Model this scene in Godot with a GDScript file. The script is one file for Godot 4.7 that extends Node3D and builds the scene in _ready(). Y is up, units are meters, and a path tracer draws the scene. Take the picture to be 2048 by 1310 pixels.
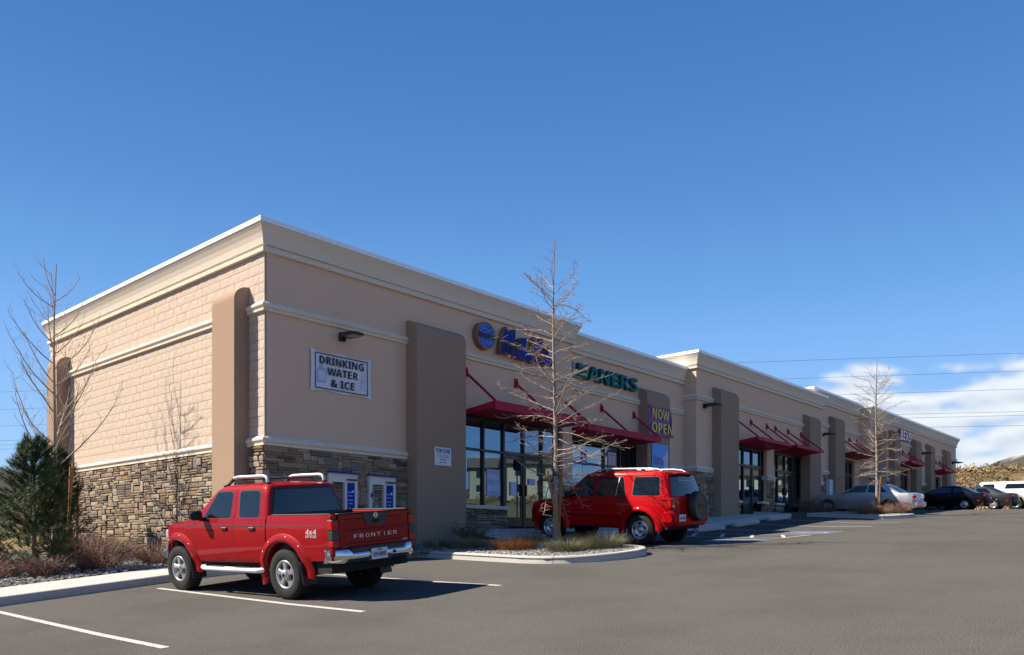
extends Node3D

const UP := Vector3.UP
var M := {}
var rng := RandomNumberGenerator.new()

# ---------------------------------------------------------------- mesh builder
class Geo:
	var st := SurfaceTool.new()
	var sg := 0
	var n := 0
	func _init() -> void:
		st.begin(Mesh.PRIMITIVE_TRIANGLES)
	func flat() -> void:
		st.set_smooth_group(-1)
	func smooth() -> void:
		sg += 1
		st.set_smooth_group(sg)
	func tri(a: Vector3, b: Vector3, c: Vector3) -> void:
		st.add_vertex(a); st.add_vertex(c); st.add_vertex(b)
		n += 1
	func quad(a: Vector3, b: Vector3, c: Vector3, d: Vector3) -> void:
		tri(a, b, c); tri(a, c, d)
	func box(c: Vector3, s: Vector3, b := Basis.IDENTITY) -> void:
		flat()
		var h := s * 0.5
		var p: Array[Vector3] = []
		for i in 8:
			p.append(c + b * Vector3(h.x if i & 1 else -h.x, h.y if i & 2 else -h.y, h.z if i & 4 else -h.z))
		quad(p[4], p[5], p[7], p[6]); quad(p[1], p[0], p[2], p[3])
		quad(p[5], p[1], p[3], p[7]); quad(p[0], p[4], p[6], p[2])
		quad(p[6], p[7], p[3], p[2]); quad(p[0], p[1], p[5], p[4])
	func bar(a: Vector3, b: Vector3, w: float, h: float, side := Vector3.UP) -> void:
		var x := b - a
		var z := x.normalized()
		var r := side.cross(z).normalized()
		var u := z.cross(r)
		box((a + b) * 0.5, Vector3(w, h, x.length()), Basis(r, u, z))
	func bbox(c: Vector3, s: Vector3, v: float, b := Basis.IDENTITY) -> void:
		# box with chamfered edges
		flat()
		var h := s * 0.5
		var g := func(x: float, y: float, z: float) -> Vector3: return c + b * Vector3(x, y, z)
		var ax := [Vector3(1, 0, 0), Vector3(0, 1, 0), Vector3(0, 0, 1)]
		for k in 3:
			var k1 := (k + 1) % 3
			var k2 := (k + 2) % 3
			for sgn in [-1.0, 1.0]:
				var o: Vector3 = ax[k] * (h[k] * sgn)
				var e1: Vector3 = ax[k1] * (h[k1] - v)
				var e2: Vector3 = ax[k2] * (h[k2] - v)
				var q: Array[Vector3] = [o - e1 - e2, o + e1 - e2, o + e1 + e2, o - e1 + e2]
				if sgn < 0: q.reverse()
				quad(c + b * q[0], c + b * q[1], c + b * q[2], c + b * q[3])
			for s1 in [-1.0, 1.0]:
				for s2 in [-1.0, 1.0]:
					# edge along k between faces k1 (s1) and k2 (s2)
					var l: Vector3 = ax[k] * (h[k] - v)
					var a1: Vector3 = ax[k1] * (h[k1] * s1) + ax[k2] * ((h[k2] - v) * s2)
					var a2: Vector3 = ax[k1] * ((h[k1] - v) * s1) + ax[k2] * (h[k2] * s2)
					var q: Array[Vector3] = [a1 - l, a1 + l, a2 + l, a2 - l]
					if s1 * s2 > 0: q.reverse()
					quad(c + b * q[0], c + b * q[1], c + b * q[2], c + b * q[3])
		for i in 8:
			var sx := 1.0 if i & 1 else -1.0
			var sy := 1.0 if i & 2 else -1.0
			var sz := 1.0 if i & 4 else -1.0
			var a: Vector3 = g.call(h.x * sx, (h.y - v) * sy, (h.z - v) * sz)
			var d: Vector3 = g.call((h.x - v) * sx, h.y * sy, (h.z - v) * sz)
			var e: Vector3 = g.call((h.x - v) * sx, (h.y - v) * sy, h.z * sz)
			if sx * sy * sz > 0: tri(a, d, e)
			else: tri(a, e, d)
	func grid(rows: Array, closed := false) -> void:
		# rows of points, smooth
		smooth()
		for i in rows.size() - 1:
			var a: PackedVector3Array = rows[i]
			var b: PackedVector3Array = rows[i + 1]
			var m := a.size()
			for j in (m if closed else m - 1):
				var k := (j + 1) % m
				if a[j].distance_squared_to(a[k]) < 1e-12: tri(a[j], b[k], b[j])
				elif b[j].distance_squared_to(b[k]) < 1e-12: tri(a[j], a[k], b[j])
				else: quad(a[j], a[k], b[k], b[j])
	func tube(pts: PackedVector3Array, r0: float, r1: float, sides := 6, caps := true) -> void:
		var rows := []
		var m := pts.size()
		var ref := Vector3(0.31, 0.2, 0.93)
		var u := Vector3.ZERO
		for i in m:
			var t := (pts[mini(i + 1, m - 1)] - pts[maxi(i - 1, 0)]).normalized()
			if i == 0:
				u = t.cross(ref).normalized()
				if u.length() < 0.1: u = t.cross(Vector3.RIGHT).normalized()
			else:
				u = (u - t * u.dot(t)).normalized()
			var w := t.cross(u)
			var r := lerpf(r0, r1, float(i) / maxf(m - 1, 1))
			var ring := PackedVector3Array()
			for k in sides:
				var a := TAU * k / sides
				ring.append(pts[i] + (u * cos(a) + w * sin(a)) * r)
			rows.append(ring)
		grid(rows, true)
		if caps:
			flat()
			for k in range(1, sides - 1):
				tri(rows[0][0], rows[0][k + 1], rows[0][k])
				tri(rows[m - 1][0], rows[m - 1][k], rows[m - 1][k + 1])
	func lathe(profile: Array, sides: int, x: Transform3D, hard := false) -> void:
		# profile of Vector2(radius, along y)
		var rows := []
		for p in profile:
			var ring := PackedVector3Array()
			for k in sides:
				var a := -TAU * k / sides
				ring.append(x * Vector3(cos(a) * p.x, p.y, sin(a) * p.x))
			rows.append(ring)
		if hard:
			for i in rows.size() - 1: grid([rows[i], rows[i + 1]], true)
		else:
			grid(rows, true)
	func prism(poly: PackedVector2Array, x: Transform3D, d: float) -> void:
		# polygon in the xy plane of x, from z = 0 to z = d
		var p := poly
		if Geometry2D.is_polygon_clockwise(p):
			p = p.duplicate()
			p.reverse()
		# (Godot's clockwise test is for y down)
		var area := 0.0
		for i in p.size():
			area += p[i].cross(p[(i + 1) % p.size()])
		if area < 0:
			p = p.duplicate()
			p.reverse()
		flat()
		var t := Geometry2D.triangulate_polygon(p)
		for i in range(0, t.size(), 3):
			var a := p[t[i]]
			var b := p[t[i + 1]]
			var c := p[t[i + 2]]
			if (b - a).cross(c - a) < 0:
				var s := b
				b = c
				c = s
			tri(x * Vector3(a.x, a.y, d), x * Vector3(b.x, b.y, d), x * Vector3(c.x, c.y, d))
			tri(x * Vector3(a.x, a.y, 0), x * Vector3(c.x, c.y, 0), x * Vector3(b.x, b.y, 0))
		for i in p.size():
			var a := p[i]
			var b := p[(i + 1) % p.size()]
			quad(x * Vector3(a.x, a.y, 0), x * Vector3(b.x, b.y, 0), x * Vector3(b.x, b.y, d), x * Vector3(a.x, a.y, d))
	func sweep(path: PackedVector2Array, profile: PackedVector2Array, y: float, ends := true) -> void:
		# profile (outward, up) swept along a level path (x, z); outward is to the right of the way walked seen from above with +z down: normal = (dz, -dx) turned so that it points outside
		var rows := []
		var m := path.size()
		for i in m:
			var d0 := (path[i] - path[maxi(i - 1, 0)]).normalized()
			var d1 := (path[mini(i + 1, m - 1)] - path[i]).normalized()
			if i == 0: d0 = d1
			if i == m - 1: d1 = d0
			var n0 := Vector2(-d0.y, d0.x)
			var n1 := Vector2(-d1.y, d1.x)
			var mm := (n0 + n1)
			mm = mm / maxf(0.2, mm.dot(n0))
			var ring := PackedVector3Array()
			for p in profile:
				ring.append(Vector3(path[i].x + mm.x * p.x, y + p.y, path[i].y + mm.y * p.x))
			rows.append(ring)
		for i in m - 1:
			for j in profile.size() - 1:
				grid([PackedVector3Array([rows[i][j], rows[i][j + 1]]), PackedVector3Array([rows[i + 1][j], rows[i + 1][j + 1]])])
		if ends:
			for e in [0, m - 1]:
				var t := Geometry2D.triangulate_polygon(profile)
				flat()
				for i in range(0, t.size(), 3):
					tri(rows[e][t[i]], rows[e][t[i + 1]], rows[e][t[i + 2]])
	func done() -> ArrayMesh:
		st.generate_normals()
		return st.commit()

# ---------------------------------------------------------------- scene helpers
func part(called: String, g, m: Material, parent: Node3D, at := Vector3.ZERO) -> MeshInstance3D:
	var o := MeshInstance3D.new()
	o.name = called
	o.mesh = g.done() if g is Geo else g
	o.material_override = m
	o.position = at
	parent.add_child(o, true)
	return o

var taken := {}
func free_name(called: String) -> String:
	if not taken.has(called):
		taken[called] = 0
		return called
	taken[called] += 1
	return "%s_%03d" % [called, taken[called]]

func tag(o: Node3D, label: String, category: String, group := "") -> void:
	o.set_meta("label", label)
	o.set_meta("category", category)
	if group: o.set_meta("group", group)

func thing(called: String, label: String, category: String, at := Vector3.ZERO, group := "") -> Node3D:
	var o := Node3D.new()
	o.name = free_name(called)
	o.position = at
	add_child(o, true)
	tag(o, label, category, group)
	return o

func solo(called: String, g, m: Material, label: String, category: String, group := "", at := Vector3.ZERO) -> MeshInstance3D:
	var o := part(free_name(called), g, m, self, at)
	tag(o, label, category, group)
	return o

func structure(called: String, g, m: Material, at := Vector3.ZERO) -> MeshInstance3D:
	var o := part(free_name(called), g, m, self, at)
	o.set_meta("kind", "structure")
	return o

func lin(r: float, g: float, b: float) -> Color:
	return Color(r, g, b).linear_to_srgb()

func mat(called: String, c: Color, rough := 0.7, metal := 0.0, spec := 0.5) -> StandardMaterial3D:
	var m := StandardMaterial3D.new()
	m.resource_name = called
	m.albedo_color = c
	m.roughness = rough
	m.metallic = metal
	m.metallic_specular = spec
	m.cull_mode = BaseMaterial3D.CULL_DISABLED
	if spec <= 0.2 and rough > 0.9: m.specular_mode = BaseMaterial3D.SPECULAR_DISABLED
	M[called] = m
	return m

func noise_tex(freq: float, oct: int, ramp: Array, size := 512, sd := 1, kind := FastNoiseLite.TYPE_SIMPLEX_SMOOTH) -> NoiseTexture2D:
	var f := FastNoiseLite.new()
	f.seed = sd
	f.noise_type = kind
	f.frequency = freq
	f.fractal_octaves = oct
	f.fractal_gain = 0.6
	var t := NoiseTexture2D.new()
	t.width = size
	t.height = size
	t.seamless = true
	t.noise = f
	if ramp.size():
		var g := Gradient.new()
		g.offsets = PackedFloat32Array()
		var os := PackedFloat32Array()
		var cs := PackedColorArray()
		for r in ramp:
			os.append(r[0])
			cs.append(r[1])
		g.offsets = os
		g.colors = cs
		t.color_ramp = g
	return t

func bump_tex(freq: float, oct: int, strength: float, size := 512, sd := 1) -> NoiseTexture2D:
	var t := noise_tex(freq, oct, [], size, sd)
	t.as_normal_map = true
	t.bump_strength = strength
	return t

func grain(m: StandardMaterial3D, freq: float, lo: float, hi: float, scale: float, sd := 1, oct := 4) -> void:
	# multiplies the colour by a fine noise between lo and hi
	m.albedo_texture = noise_tex(freq, oct, [[0.15, Color(lo, lo, lo)], [0.85, Color(hi, hi, hi)]], 512, sd)
	m.uv1_triplanar = true
	m.uv1_world_triplanar = true
	m.uv1_scale = Vector3.ONE * scale

func rough_bump(m: StandardMaterial3D, freq: float, oct: int, strength: float, scale: float, sd := 2, size := 512) -> void:
	m.normal_enabled = true
	m.normal_texture = bump_tex(freq, oct, strength, size, sd)
	m.normal_scale = 1.0
	m.uv1_triplanar = true
	m.uv1_world_triplanar = true
	m.uv1_scale = Vector3.ONE * scale

var fonts := {}
func font(face: String, weight: int) -> SystemFont:
	var k := face + str(weight)
	if not fonts.has(k):
		var f := SystemFont.new()
		f.font_names = PackedStringArray([face])
		f.font_weight = weight
		fonts[k] = f
	return fonts[k]

func words(called: String, s: String, m: Material, parent: Node3D, w: float, h: float, depth: float, x: Transform3D, face := "Droid Sans", weight := 700, slant := 0.0) -> MeshInstance3D:
	# lettering w wide and h high whose lower left back corner is the origin of x
	var t := TextMesh.new()
	t.text = s
	t.font = font(face, weight)
	t.font_size = 48
	t.pixel_size = 0.01
	t.depth = 0.02
	t.curve_step = 2.0
	var b := t.get_aabb()
	var a := ArrayMesh.new()
	var arr := t.surface_get_arrays(0) if t.get_surface_count() == 1 else []
	var st := SurfaceTool.new()
	for i in t.get_surface_count(): st.append_from(t, i, Transform3D(Basis.IDENTITY.scaled(Vector3(w / b.size.x, h / b.size.y, depth / b.size.z)), Vector3.ZERO) * Transform3D(Basis.IDENTITY, -b.position))
	a = st.commit()
	if slant != 0.0:
		var st2 := SurfaceTool.new()
		st2.append_from(a, 0, Transform3D(Basis(Vector3(1, 0, 0), Vector3(slant, 1, 0), Vector3(0, 0, 1)), Vector3.ZERO))
		a = st2.commit()
	var o := part(called, a, m, parent)
	o.transform = x
	return o

# ---------------------------------------------------------------- lie of the land
const GX := [-58.3, -9.5, -5.38, -2.74, -0.09, 2.77, 7.12, 10.3, 14.94, 19.58, 28.66, 41.22, 47.98, 67.3, 105.9]
const GY := [-3.81, 0.112, 0.499, 0.721, 0.962, 1.214, 1.571, 1.735, 1.97, 2.305, 2.856, 3.513, 3.725, 4.112, 4.498]
const SX := [1.0, 7.0, 14.0, 21.0, 28.0, 36.0]
const SY := [0.02, 0.05, 0.03, 0.07, 0.05, 0.02]
func interp(xs: Array, ys: Array, x: float) -> float:
	if x <= xs[0]: return ys[0]
	for i in xs.size() - 1:
		if x < xs[i + 1]: return lerpf(ys[i], ys[i + 1], (x - xs[i]) / (xs[i + 1] - xs[i]))
	return ys[-1]
func ground(x: float, z: float) -> float:
	var zz := maxf(z, -14.0)
	var y := interp(GX, GY, x)
	if zz < 5.0: return y - interp(SX, SY, x) * (zz - 5.0)
	return y - 0.01 * (minf(zz, 60.0) - 5.0)
func on(x: float, z: float, up := 0.0) -> Vector3:
	return Vector3(x, ground(x, z) + up, z)

# ---------------------------------------------------------------- materials
func materials() -> void:
	var m: StandardMaterial3D
	m = mat("asphalt", lin(0.138, 0.131, 0.122), 0.97, 0.0, 0.12)
	grain(m, 0.09, 0.66, 1.25, 0.9, 3, 5)
	m.normal_enabled = true
	m.normal_texture = bump_tex(0.12, 4, 5.0, 512, 7)
	m.detail_enabled = true
	m.detail_blend_mode = BaseMaterial3D.BLEND_MODE_MUL
	m.detail_uv_layer = BaseMaterial3D.DETAIL_UV_2
	m.detail_albedo = noise_tex(0.012, 4, [[0.2, Color(0.93, 0.93, 0.935)], [0.5, Color(0.98, 0.98, 0.98)], [0.8, Color(1, 1, 1)]], 512, 31)
	m.uv2_triplanar = true
	m.uv2_world_triplanar = true
	m.uv2_scale = Vector3.ONE * 0.045
	m = mat("line_paint", lin(0.66, 0.64, 0.61), 0.95, 0.0, 0.1)
	grain(m, 0.05, 0.55, 1.12, 1.3, 5)
	m = mat("blue_paint", lin(0.10, 0.17, 0.33), 0.85)
	grain(m, 0.05, 0.7, 1.12, 1.3, 5)
	m = mat("concrete", lin(0.50, 0.48, 0.45), 0.93, 0.0, 0.2)
	grain(m, 0.14, 0.86, 1.05, 0.7, 9, 4)
	rough_bump(m, 0.12, 4, 0.8, 0.9, 8)
	m.uv1_scale = Vector3.ONE * 0.8
	m = mat("soil", lin(0.16, 0.13, 0.10), 0.95, 0.0, 0.1)
	grain(m, 0.06, 0.5, 1.2, 1.0, 15)
	m = mat("stucco", lin(0.74, 0.53, 0.385), 0.95, 0.0, 0.15)
	grain(m, 0.12, 0.91, 1.04, 0.55, 12, 6)
	rough_bump(m, 0.2, 5, 2.2, 1.3, 13)
	m = mat("block", lin(0.71, 0.575, 0.465), 0.95, 0.0, 0.15)
	grain(m, 0.04, 0.86, 1.06, 0.8, 17, 5)
	rough_bump(m, 0.16, 5, 7.0, 2.0, 18)
	m = mat("mortar", lin(0.68, 0.55, 0.44), 0.95, 0.0, 0.15)
	m = mat("pilaster", lin(0.36, 0.255, 0.185), 0.95, 0.0, 0.15)
	grain(m, 0.2, 0.92, 1.04, 0.6, 22, 4)
	rough_bump(m, 0.3, 4, 1.0, 1.3, 23)
	m = mat("trim", lin(0.74, 0.66, 0.545), 0.92, 0.0, 0.15)
	grain(m, 0.03, 0.9, 1.04, 0.5, 26, 5)
	rough_bump(m, 0.16, 4, 1.5, 1.2, 27)
	m = mat("coping", lin(0.84, 0.87, 0.90), 0.35, 0.2)
	m = mat("awning", lin(0.40, 0.018, 0.045), 0.5, 0.0, 0.25)
	m = mat("awning_under", lin(0.26, 0.015, 0.022), 0.5)
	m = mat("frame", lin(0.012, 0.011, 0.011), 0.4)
	m = mat("glass", lin(0.15, 0.225, 0.30), 0.015, 1.0)
	m = mat("lamp_black", lin(0.008, 0.008, 0.01), 0.35)
	m = mat("lens", lin(0.25, 0.23, 0.2), 0.15)
	m = mat("grout", lin(0.07, 0.06, 0.05), 0.95)
	m = mat("roofing", lin(0.3, 0.3, 0.3), 0.9)
	var cols := [[0.43, 0.335, 0.24], [0.53, 0.44, 0.33], [0.42, 0.30, 0.25], [0.27, 0.20, 0.145], [0.29, 0.265, 0.235], [0.165, 0.14, 0.12], [0.40, 0.285, 0.165], [0.46, 0.37, 0.30], [0.35, 0.27, 0.20], [0.22, 0.20, 0.175]]
	var nt := noise_tex(0.035, 5, [[0.1, Color(0.6, 0.6, 0.6)], [0.9, Color(1.15, 1.15, 1.15)]], 512, 41)
	var bt := bump_tex(0.06, 5, 8.0, 512, 42)
	for i in cols.size() + 1:
		m = mat("stone%d" % i, lin(cols[i][0], cols[i][1], cols[i][2]) if i < cols.size() else Color.WHITE, 0.95, 0.0, 0.15)
		m.albedo_texture = nt
		m.normal_enabled = true
		m.normal_texture = bt
		m.uv1_triplanar = true
		m.uv1_world_triplanar = true
		m.uv1_scale = Vector3.ONE * 1.6
		if i == cols.size(): m.vertex_color_use_as_albedo = true
	stone_cols = cols

var stone_cols := []

# ---------------------------------------------------------------- ground
func ribbon(x0: float, x1: float, z0: float, z1: float, up: float, step := 0.6) -> Geo:
	# a flat painted or paved strip that follows the ground
	var g := Geo.new()
	var nx := maxi(1, int(ceil((x1 - x0) / step)))
	var nz := maxi(1, int(ceil((z1 - z0) / step)))
	var rows := []
	for i in nz + 1:
		var r := PackedVector3Array()
		for j in nx + 1:
			r.append(on(lerpf(x0, x1, float(j) / nx), lerpf(z0, z1, float(i) / nz), up))
		rows.append(r)
	g.grid(rows)
	return g

func strip(a: Vector2, b: Vector2, w: float, up: float) -> Geo:
	var g := Geo.new()
	var d := (b - a).normalized()
	var s := Vector2(-d.y, d.x) * w * 0.5
	var n := maxi(1, int(ceil((b - a).length() / 0.6)))
	var rows := []
	for i in n + 1:
		var p := a.lerp(b, float(i) / n)
		rows.append(PackedVector3Array([on(p.x + s.x, p.y + s.y, up), on(p.x - s.x, p.y - s.y, up)]))
	g.grid(rows)
	return g

func poly_bed(poly: PackedVector2Array, up: float, bulge := 0.0) -> Geo:
	# ground inside an outline, as a lattice cut by the outline
	var g := Geo.new()
	g.smooth()
	var r := Rect2(poly[0], Vector2.ZERO)
	for p in poly: r = r.expand(p)
	var s := 0.5
	for i in int(ceil(r.size.x / s)):
		for j in int(ceil(r.size.y / s)):
			var o := r.position + Vector2(i, j) * s
			for c in Geometry2D.intersect_polygons(poly, PackedVector2Array([o, o + Vector2(s, 0), o + Vector2(s, s), o + Vector2(0, s)])):
				var t := Geometry2D.triangulate_polygon(c)
				for k in range(0, t.size(), 3):
					var a: Vector2 = c[t[k]]
					var b: Vector2 = c[t[k + 1]]
					var d: Vector2 = c[t[k + 2]]
					if (b - a).cross(d - a) > 0: g.tri(on(a.x, a.y, up), on(d.x, d.y, up), on(b.x, b.y, up))
					else: g.tri(on(a.x, a.y, up), on(b.x, b.y, up), on(d.x, d.y, up))
	return g

func curb(parent: Node3D, pts: PackedVector2Array, side: float, width := 0.16, h := 0.15, seg := 3.0, called := "curb_segment") -> void:
	# pts walk along the road face; the top lies to the side (+1 right of the way walked, seen from above)
	var c := Curve2D.new()
	for p in pts: c.add_point(p)
	c.bake_interval = 0.1
	var total := c.get_baked_length()
	var n := maxi(1, int(round(total / seg)))
	for k in n:
		var g := Geo.new()
		var rows := []
		var a := total * k / n + (0.006 if k else 0.0)
		var b := total * (k + 1) / n - (0.006 if k < n - 1 else 0.0)
		var m := maxi(2, int(ceil((b - a) / 0.22)))
		for i in m + 1:
			var s := lerpf(a, b, float(i) / m)
			var p := c.sample_baked(s)
			var q := c.sample_baked(minf(s + 0.15, total)) - c.sample_baked(maxf(s - 0.15, 0.0))
			var o := Vector2(-q.y, q.x).normalized() * side
			var f := func(d: float, y: float) -> Vector3:
				var w := p + o * d
				return Vector3(w.x, ground(p.x, p.y) + y, w.y)
			rows.append(PackedVector3Array([f.call(0.0, -0.1), f.call(0.02, h - 0.03), f.call(0.03, h - 0.01), f.call(0.05, h), f.call(width, h + 0.004), f.call(width, -0.1)]))
		for j in 5:
			var two := []
			for r in rows: two.append(PackedVector3Array([r[j], r[j + 1]]))
			g.grid(two)
		g.flat()
		for e in [rows[0], rows[-1]]:
			g.quad(e[0], e[1], e[4], e[5])
			g.quad(e[1], e[2], e[3], e[4])
		part(called, g, M.concrete, parent)

func floor_y(x: float) -> float:
	return interp([3.0, 5.0, 10.7, 14.0, 18.5, 22.0, 31.0, 38.0, 57.0], [1.75, 2.0, 2.1, 2.3, 2.6, 2.85, 3.2, 3.6, 4.0], x)

const KERB_L := [Vector2(-14, 2.1), Vector2(-9, 1.3), Vector2(-5.1, 0.58), Vector2(-3.4, 0.3), Vector2(-2.2, 0.12), Vector2(-1.2, 0.12), Vector2(-0.5, 0.4), Vector2(0.1, 1.0), Vector2(0.7, 1.45), Vector2(1.5, 1.6), Vector2(2.5, 1.62), Vector2(2.74, 1.72), Vector2(2.8, 1.95)]
const PENINSULA := [Vector2(2.8, 1.95), Vector2(2.8, 3.0), Vector2(2.8, 4.0), Vector2(2.8, 4.75), Vector2(2.87, 5.3), Vector2(3.08, 5.75), Vector2(3.45, 6.13), Vector2(3.95, 6.37), Vector2(4.5, 6.42), Vector2(5.0, 6.32), Vector2(5.4, 6.02), Vector2(5.62, 5.6), Vector2(5.7, 5.1), Vector2(5.7, 4.0), Vector2(5.7, 3.0), Vector2(5.7, 2.0)]
const ISLAND2 := [Vector2(24.2, 2.0), Vector2(24.2, 3.0), Vector2(24.25, 4.2), Vector2(24.45, 4.9), Vector2(24.9, 5.4), Vector2(25.5, 5.66), Vector2(26.2, 5.66), Vector2(26.7, 5.4), Vector2(26.98, 4.9), Vector2(27.05, 4.2), Vector2(27.05, 3.0), Vector2(27.05, 2.0)]

func lay_ground() -> void:
	var rows := []
	for i in 90:
		var z := -14.0 + i * 1.0
		if z > 34.0: break
		var r := PackedVector3Array()
		for j in 140:
			var x := -64.0 + j * 1.0
			r.append(on(x, z))
		rows.append(r)
	var g := Geo.new()
	g.grid(rows)
	structure("parking_lot", g, M.asphalt)
	# stall lines
	var lines := Node3D.new()
	lines.name = "stall_markings"
	add_child(lines)
	lines.set_meta("kind", "structure")
	for x in [-8.01, -5.36, -2.69, 0.0]: part("painted_line", strip(Vector2(x, 0.75 - x * 0.05), Vector2(x, 6.76), 0.1, 0.004), M.line_paint, lines)
	for x in [8.5, 15.4, 18.05, 20.75]: part("painted_line", strip(Vector2(x, 2.6), Vector2(x, 6.6), 0.1, 0.004), M.line_paint, lines)
	for x in [29.0, 31.8, 34.5, 37.2, 39.9, 42.6, 45.4, 48.2]: part("painted_line", strip(Vector2(x, 1.2), Vector2(x, 6.4), 0.1, 0.004), M.line_paint, lines)
	part("painted_line", strip(Vector2(11.25, 2.8), Vector2(11.1, 6.55), 0.1, 0.004), M.line_paint, lines)
	part("painted_line", strip(Vector2(13.1, 2.8), Vector2(13.1, 6.35), 0.1, 0.004), M.line_paint, lines)
	part("painted_line", strip(Vector2(11.1, 6.55), Vector2(13.1, 6.55), 0.1, 0.008), M.line_paint, lines)
	for z in [3.4, 4.3, 5.2, 6.1]: part("painted_line", strip(Vector2(11.25, z + 0.45), Vector2(13.0, z - 0.35), 0.1, 0.008), M.line_paint, lines)
	for c in [Vector2(9.7, 5.95), Vector2(14.35, 5.95)]:
		part("blue_square", ribbon(c.x - 0.62, c.x + 0.62, c.y - 0.75, c.y + 0.75, 0.004), M.blue_paint, lines)
		# the wheelchair figure, read from the lane
		var pts := [[Vector2(-0.08, -0.5), Vector2(-0.02, -0.12)], [Vector2(-0.02, -0.12), Vector2(0.22, -0.12)], [Vector2(0.22, -0.12), Vector2(0.34, 0.3)], [Vector2(0.34, 0.3), Vector2(0.46, 0.26)], [Vector2(-0.05, -0.3), Vector2(0.2, -0.3)]]
		for p in pts: part("symbol_stroke", strip(c + p[0], c + p[1], 0.11, 0.008), M.line_paint, lines)
		var last := Vector2.ZERO
		for k in 13:
			var a := lerpf(-2.2, 1.9, k / 12.0) + PI * 0.75
			var q: Vector2 = c + Vector2(0.0, 0.2) + Vector2(cos(a), sin(a)) * 0.34
			if k: part("symbol_stroke", strip(last, q, 0.11, 0.012), M.line_paint, lines)
			last = q
		part("symbol_stroke", ribbon(c.x - 0.16, c.x - 0.02, c.y - 0.68, c.y - 0.54, 0.012), M.line_paint, lines)
	# kerbs and walks
	var k1 := Node3D.new()
	k1.name = "left_kerb"
	add_child(k1)
	k1.set_meta("kind", "structure")
	curb(k1, PackedVector2Array(KERB_L), -1.0, 0.2)
	var back := PackedVector2Array()
	for p in KERB_L:
		if p.x < -0.9: back.append(p + Vector2(0.03, -0.19))
	var outline := PackedVector2Array(back)
	for i in back.size():
		var p := back[back.size() - 1 - i]
		outline.append(p + Vector2(0.25, -1.38))
	structure("left_walkway", poly_bed(outline, 0.152), M.concrete)
	# landscape beds
	structure("left_bed_soil", poly_bed(PackedVector2Array([Vector2(-30, 3.4), Vector2(-5, -0.9), Vector2(-0.7, -1.5), Vector2(0.02, -1.0), Vector2(0.02, -13), Vector2(-30, -13)]), 0.13), M.soil)
	var front := PackedVector2Array([Vector2(0.02, 0.0), Vector2(5.6, 0.0), Vector2(5.6, 2.2), Vector2(2.9, 2.2), Vector2(2.6, 1.75), Vector2(0.75, 1.6), Vector2(0.0, 1.0), Vector2(-0.6, 0.55), Vector2(-0.6, -1.45), Vector2(0.02, -1.2)])
	structure("front_bed_soil", poly_bed(front, 0.12), M.soil)
	var k2 := Node3D.new()
	k2.name = "planter_kerb"
	add_child(k2)
	k2.set_meta("kind", "structure")
	curb(k2, PackedVector2Array(PENINSULA), -1.0, 0.17, 0.15, 3.1)
	structure("planter_soil", poly_bed(PackedVector2Array(PENINSULA), 0.105), M.soil)
	var k3 := Node3D.new()
	k3.name = "second_planter_kerb"
	add_child(k3)
	k3.set_meta("kind", "structure")
	curb(k3, PackedVector2Array(ISLAND2), -1.0, 0.17, 0.15, 2.6)
	structure("second_planter_soil", poly_bed(PackedVector2Array(ISLAND2), 0.105), M.soil)
	# walk in front of the shops
	var g2 := Geo.new()
	var r2 := []
	for j in 45:
		var x := 5.6 + j * 0.4
		var r := PackedVector3Array()
		for k in 5:
			var z := lerpf(-0.6 if x > 10.7 and x < 18.5 else -0.3, 1.82, k / 4.0)
			r.append(Vector3(x, lerpf(floor_y(x), ground(x, 2.0) + 0.152, smoothstep(0.1, 1.0, k / 4.0)), z))
		r2.append(r)
	g2.grid(r2)
	structure("shop_sidewalk", g2, M.concrete)
	var k4 := Node3D.new()
	k4.name = "sidewalk_kerb"
	add_child(k4)
	k4.set_meta("kind", "structure")
	curb(k4, PackedVector2Array([Vector2(23.2, 0.2), Vector2(23.2, 1.4), Vector2(22.8, 1.95), Vector2(22.0, 2.0), Vector2(14, 2.0), Vector2(5.75, 2.0)]), 1.0, 0.2)
	var g3 := Geo.new()
	var r3 := []
	for j in 36:
		var x := 23.3 + j * 1.0
		r3.append(PackedVector3Array([Vector3(x, floor_y(x) + 0.05, -0.6), Vector3(x, ground(x, 1.8) + 0.13, 1.6), Vector3(x, ground(x, 2.0) - 0.02, 1.9)]))
	g3.grid(r3)
	structure("far_planting_soil", g3, M.soil)
	for w in [[13.5, 15.3, 2.75], [16.4, 18.2, 2.6], [19.5, 21.3, 2.45]]:
		var b := Geo.new()
		var y0 := ground(w[0], w[2])
		var y1 := ground(w[1], w[2])
		var bs := Basis(Vector3(w[1] - w[0], y1 - y0, 0).normalized(), UP, Vector3(0, 0, 1))
		b.bbox(Vector3(0, 0.075, 0), Vector3(w[1] - w[0], 0.15, 0.2), 0.035, bs)
		solo("wheel_stop", b, M.concrete, ["concrete wheel stop nearest the red suv, before the shop walk", "middle concrete wheel stop before the shop walk", "concrete wheel stop farthest from the red suv, by the walk's end"][int((w[0] - 13) / 2.9)], "wheel stop", "wheel stops along the shop walk", Vector3((w[0] + w[1]) * 0.5, (y0 + y1) * 0.5, w[2]))

# ---------------------------------------------------------------- the shop building
var stones := []   # [transform basis, centre, size, colour, distance]
const CAM := Vector3(-9.484, 1.6, 15.399)

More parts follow.
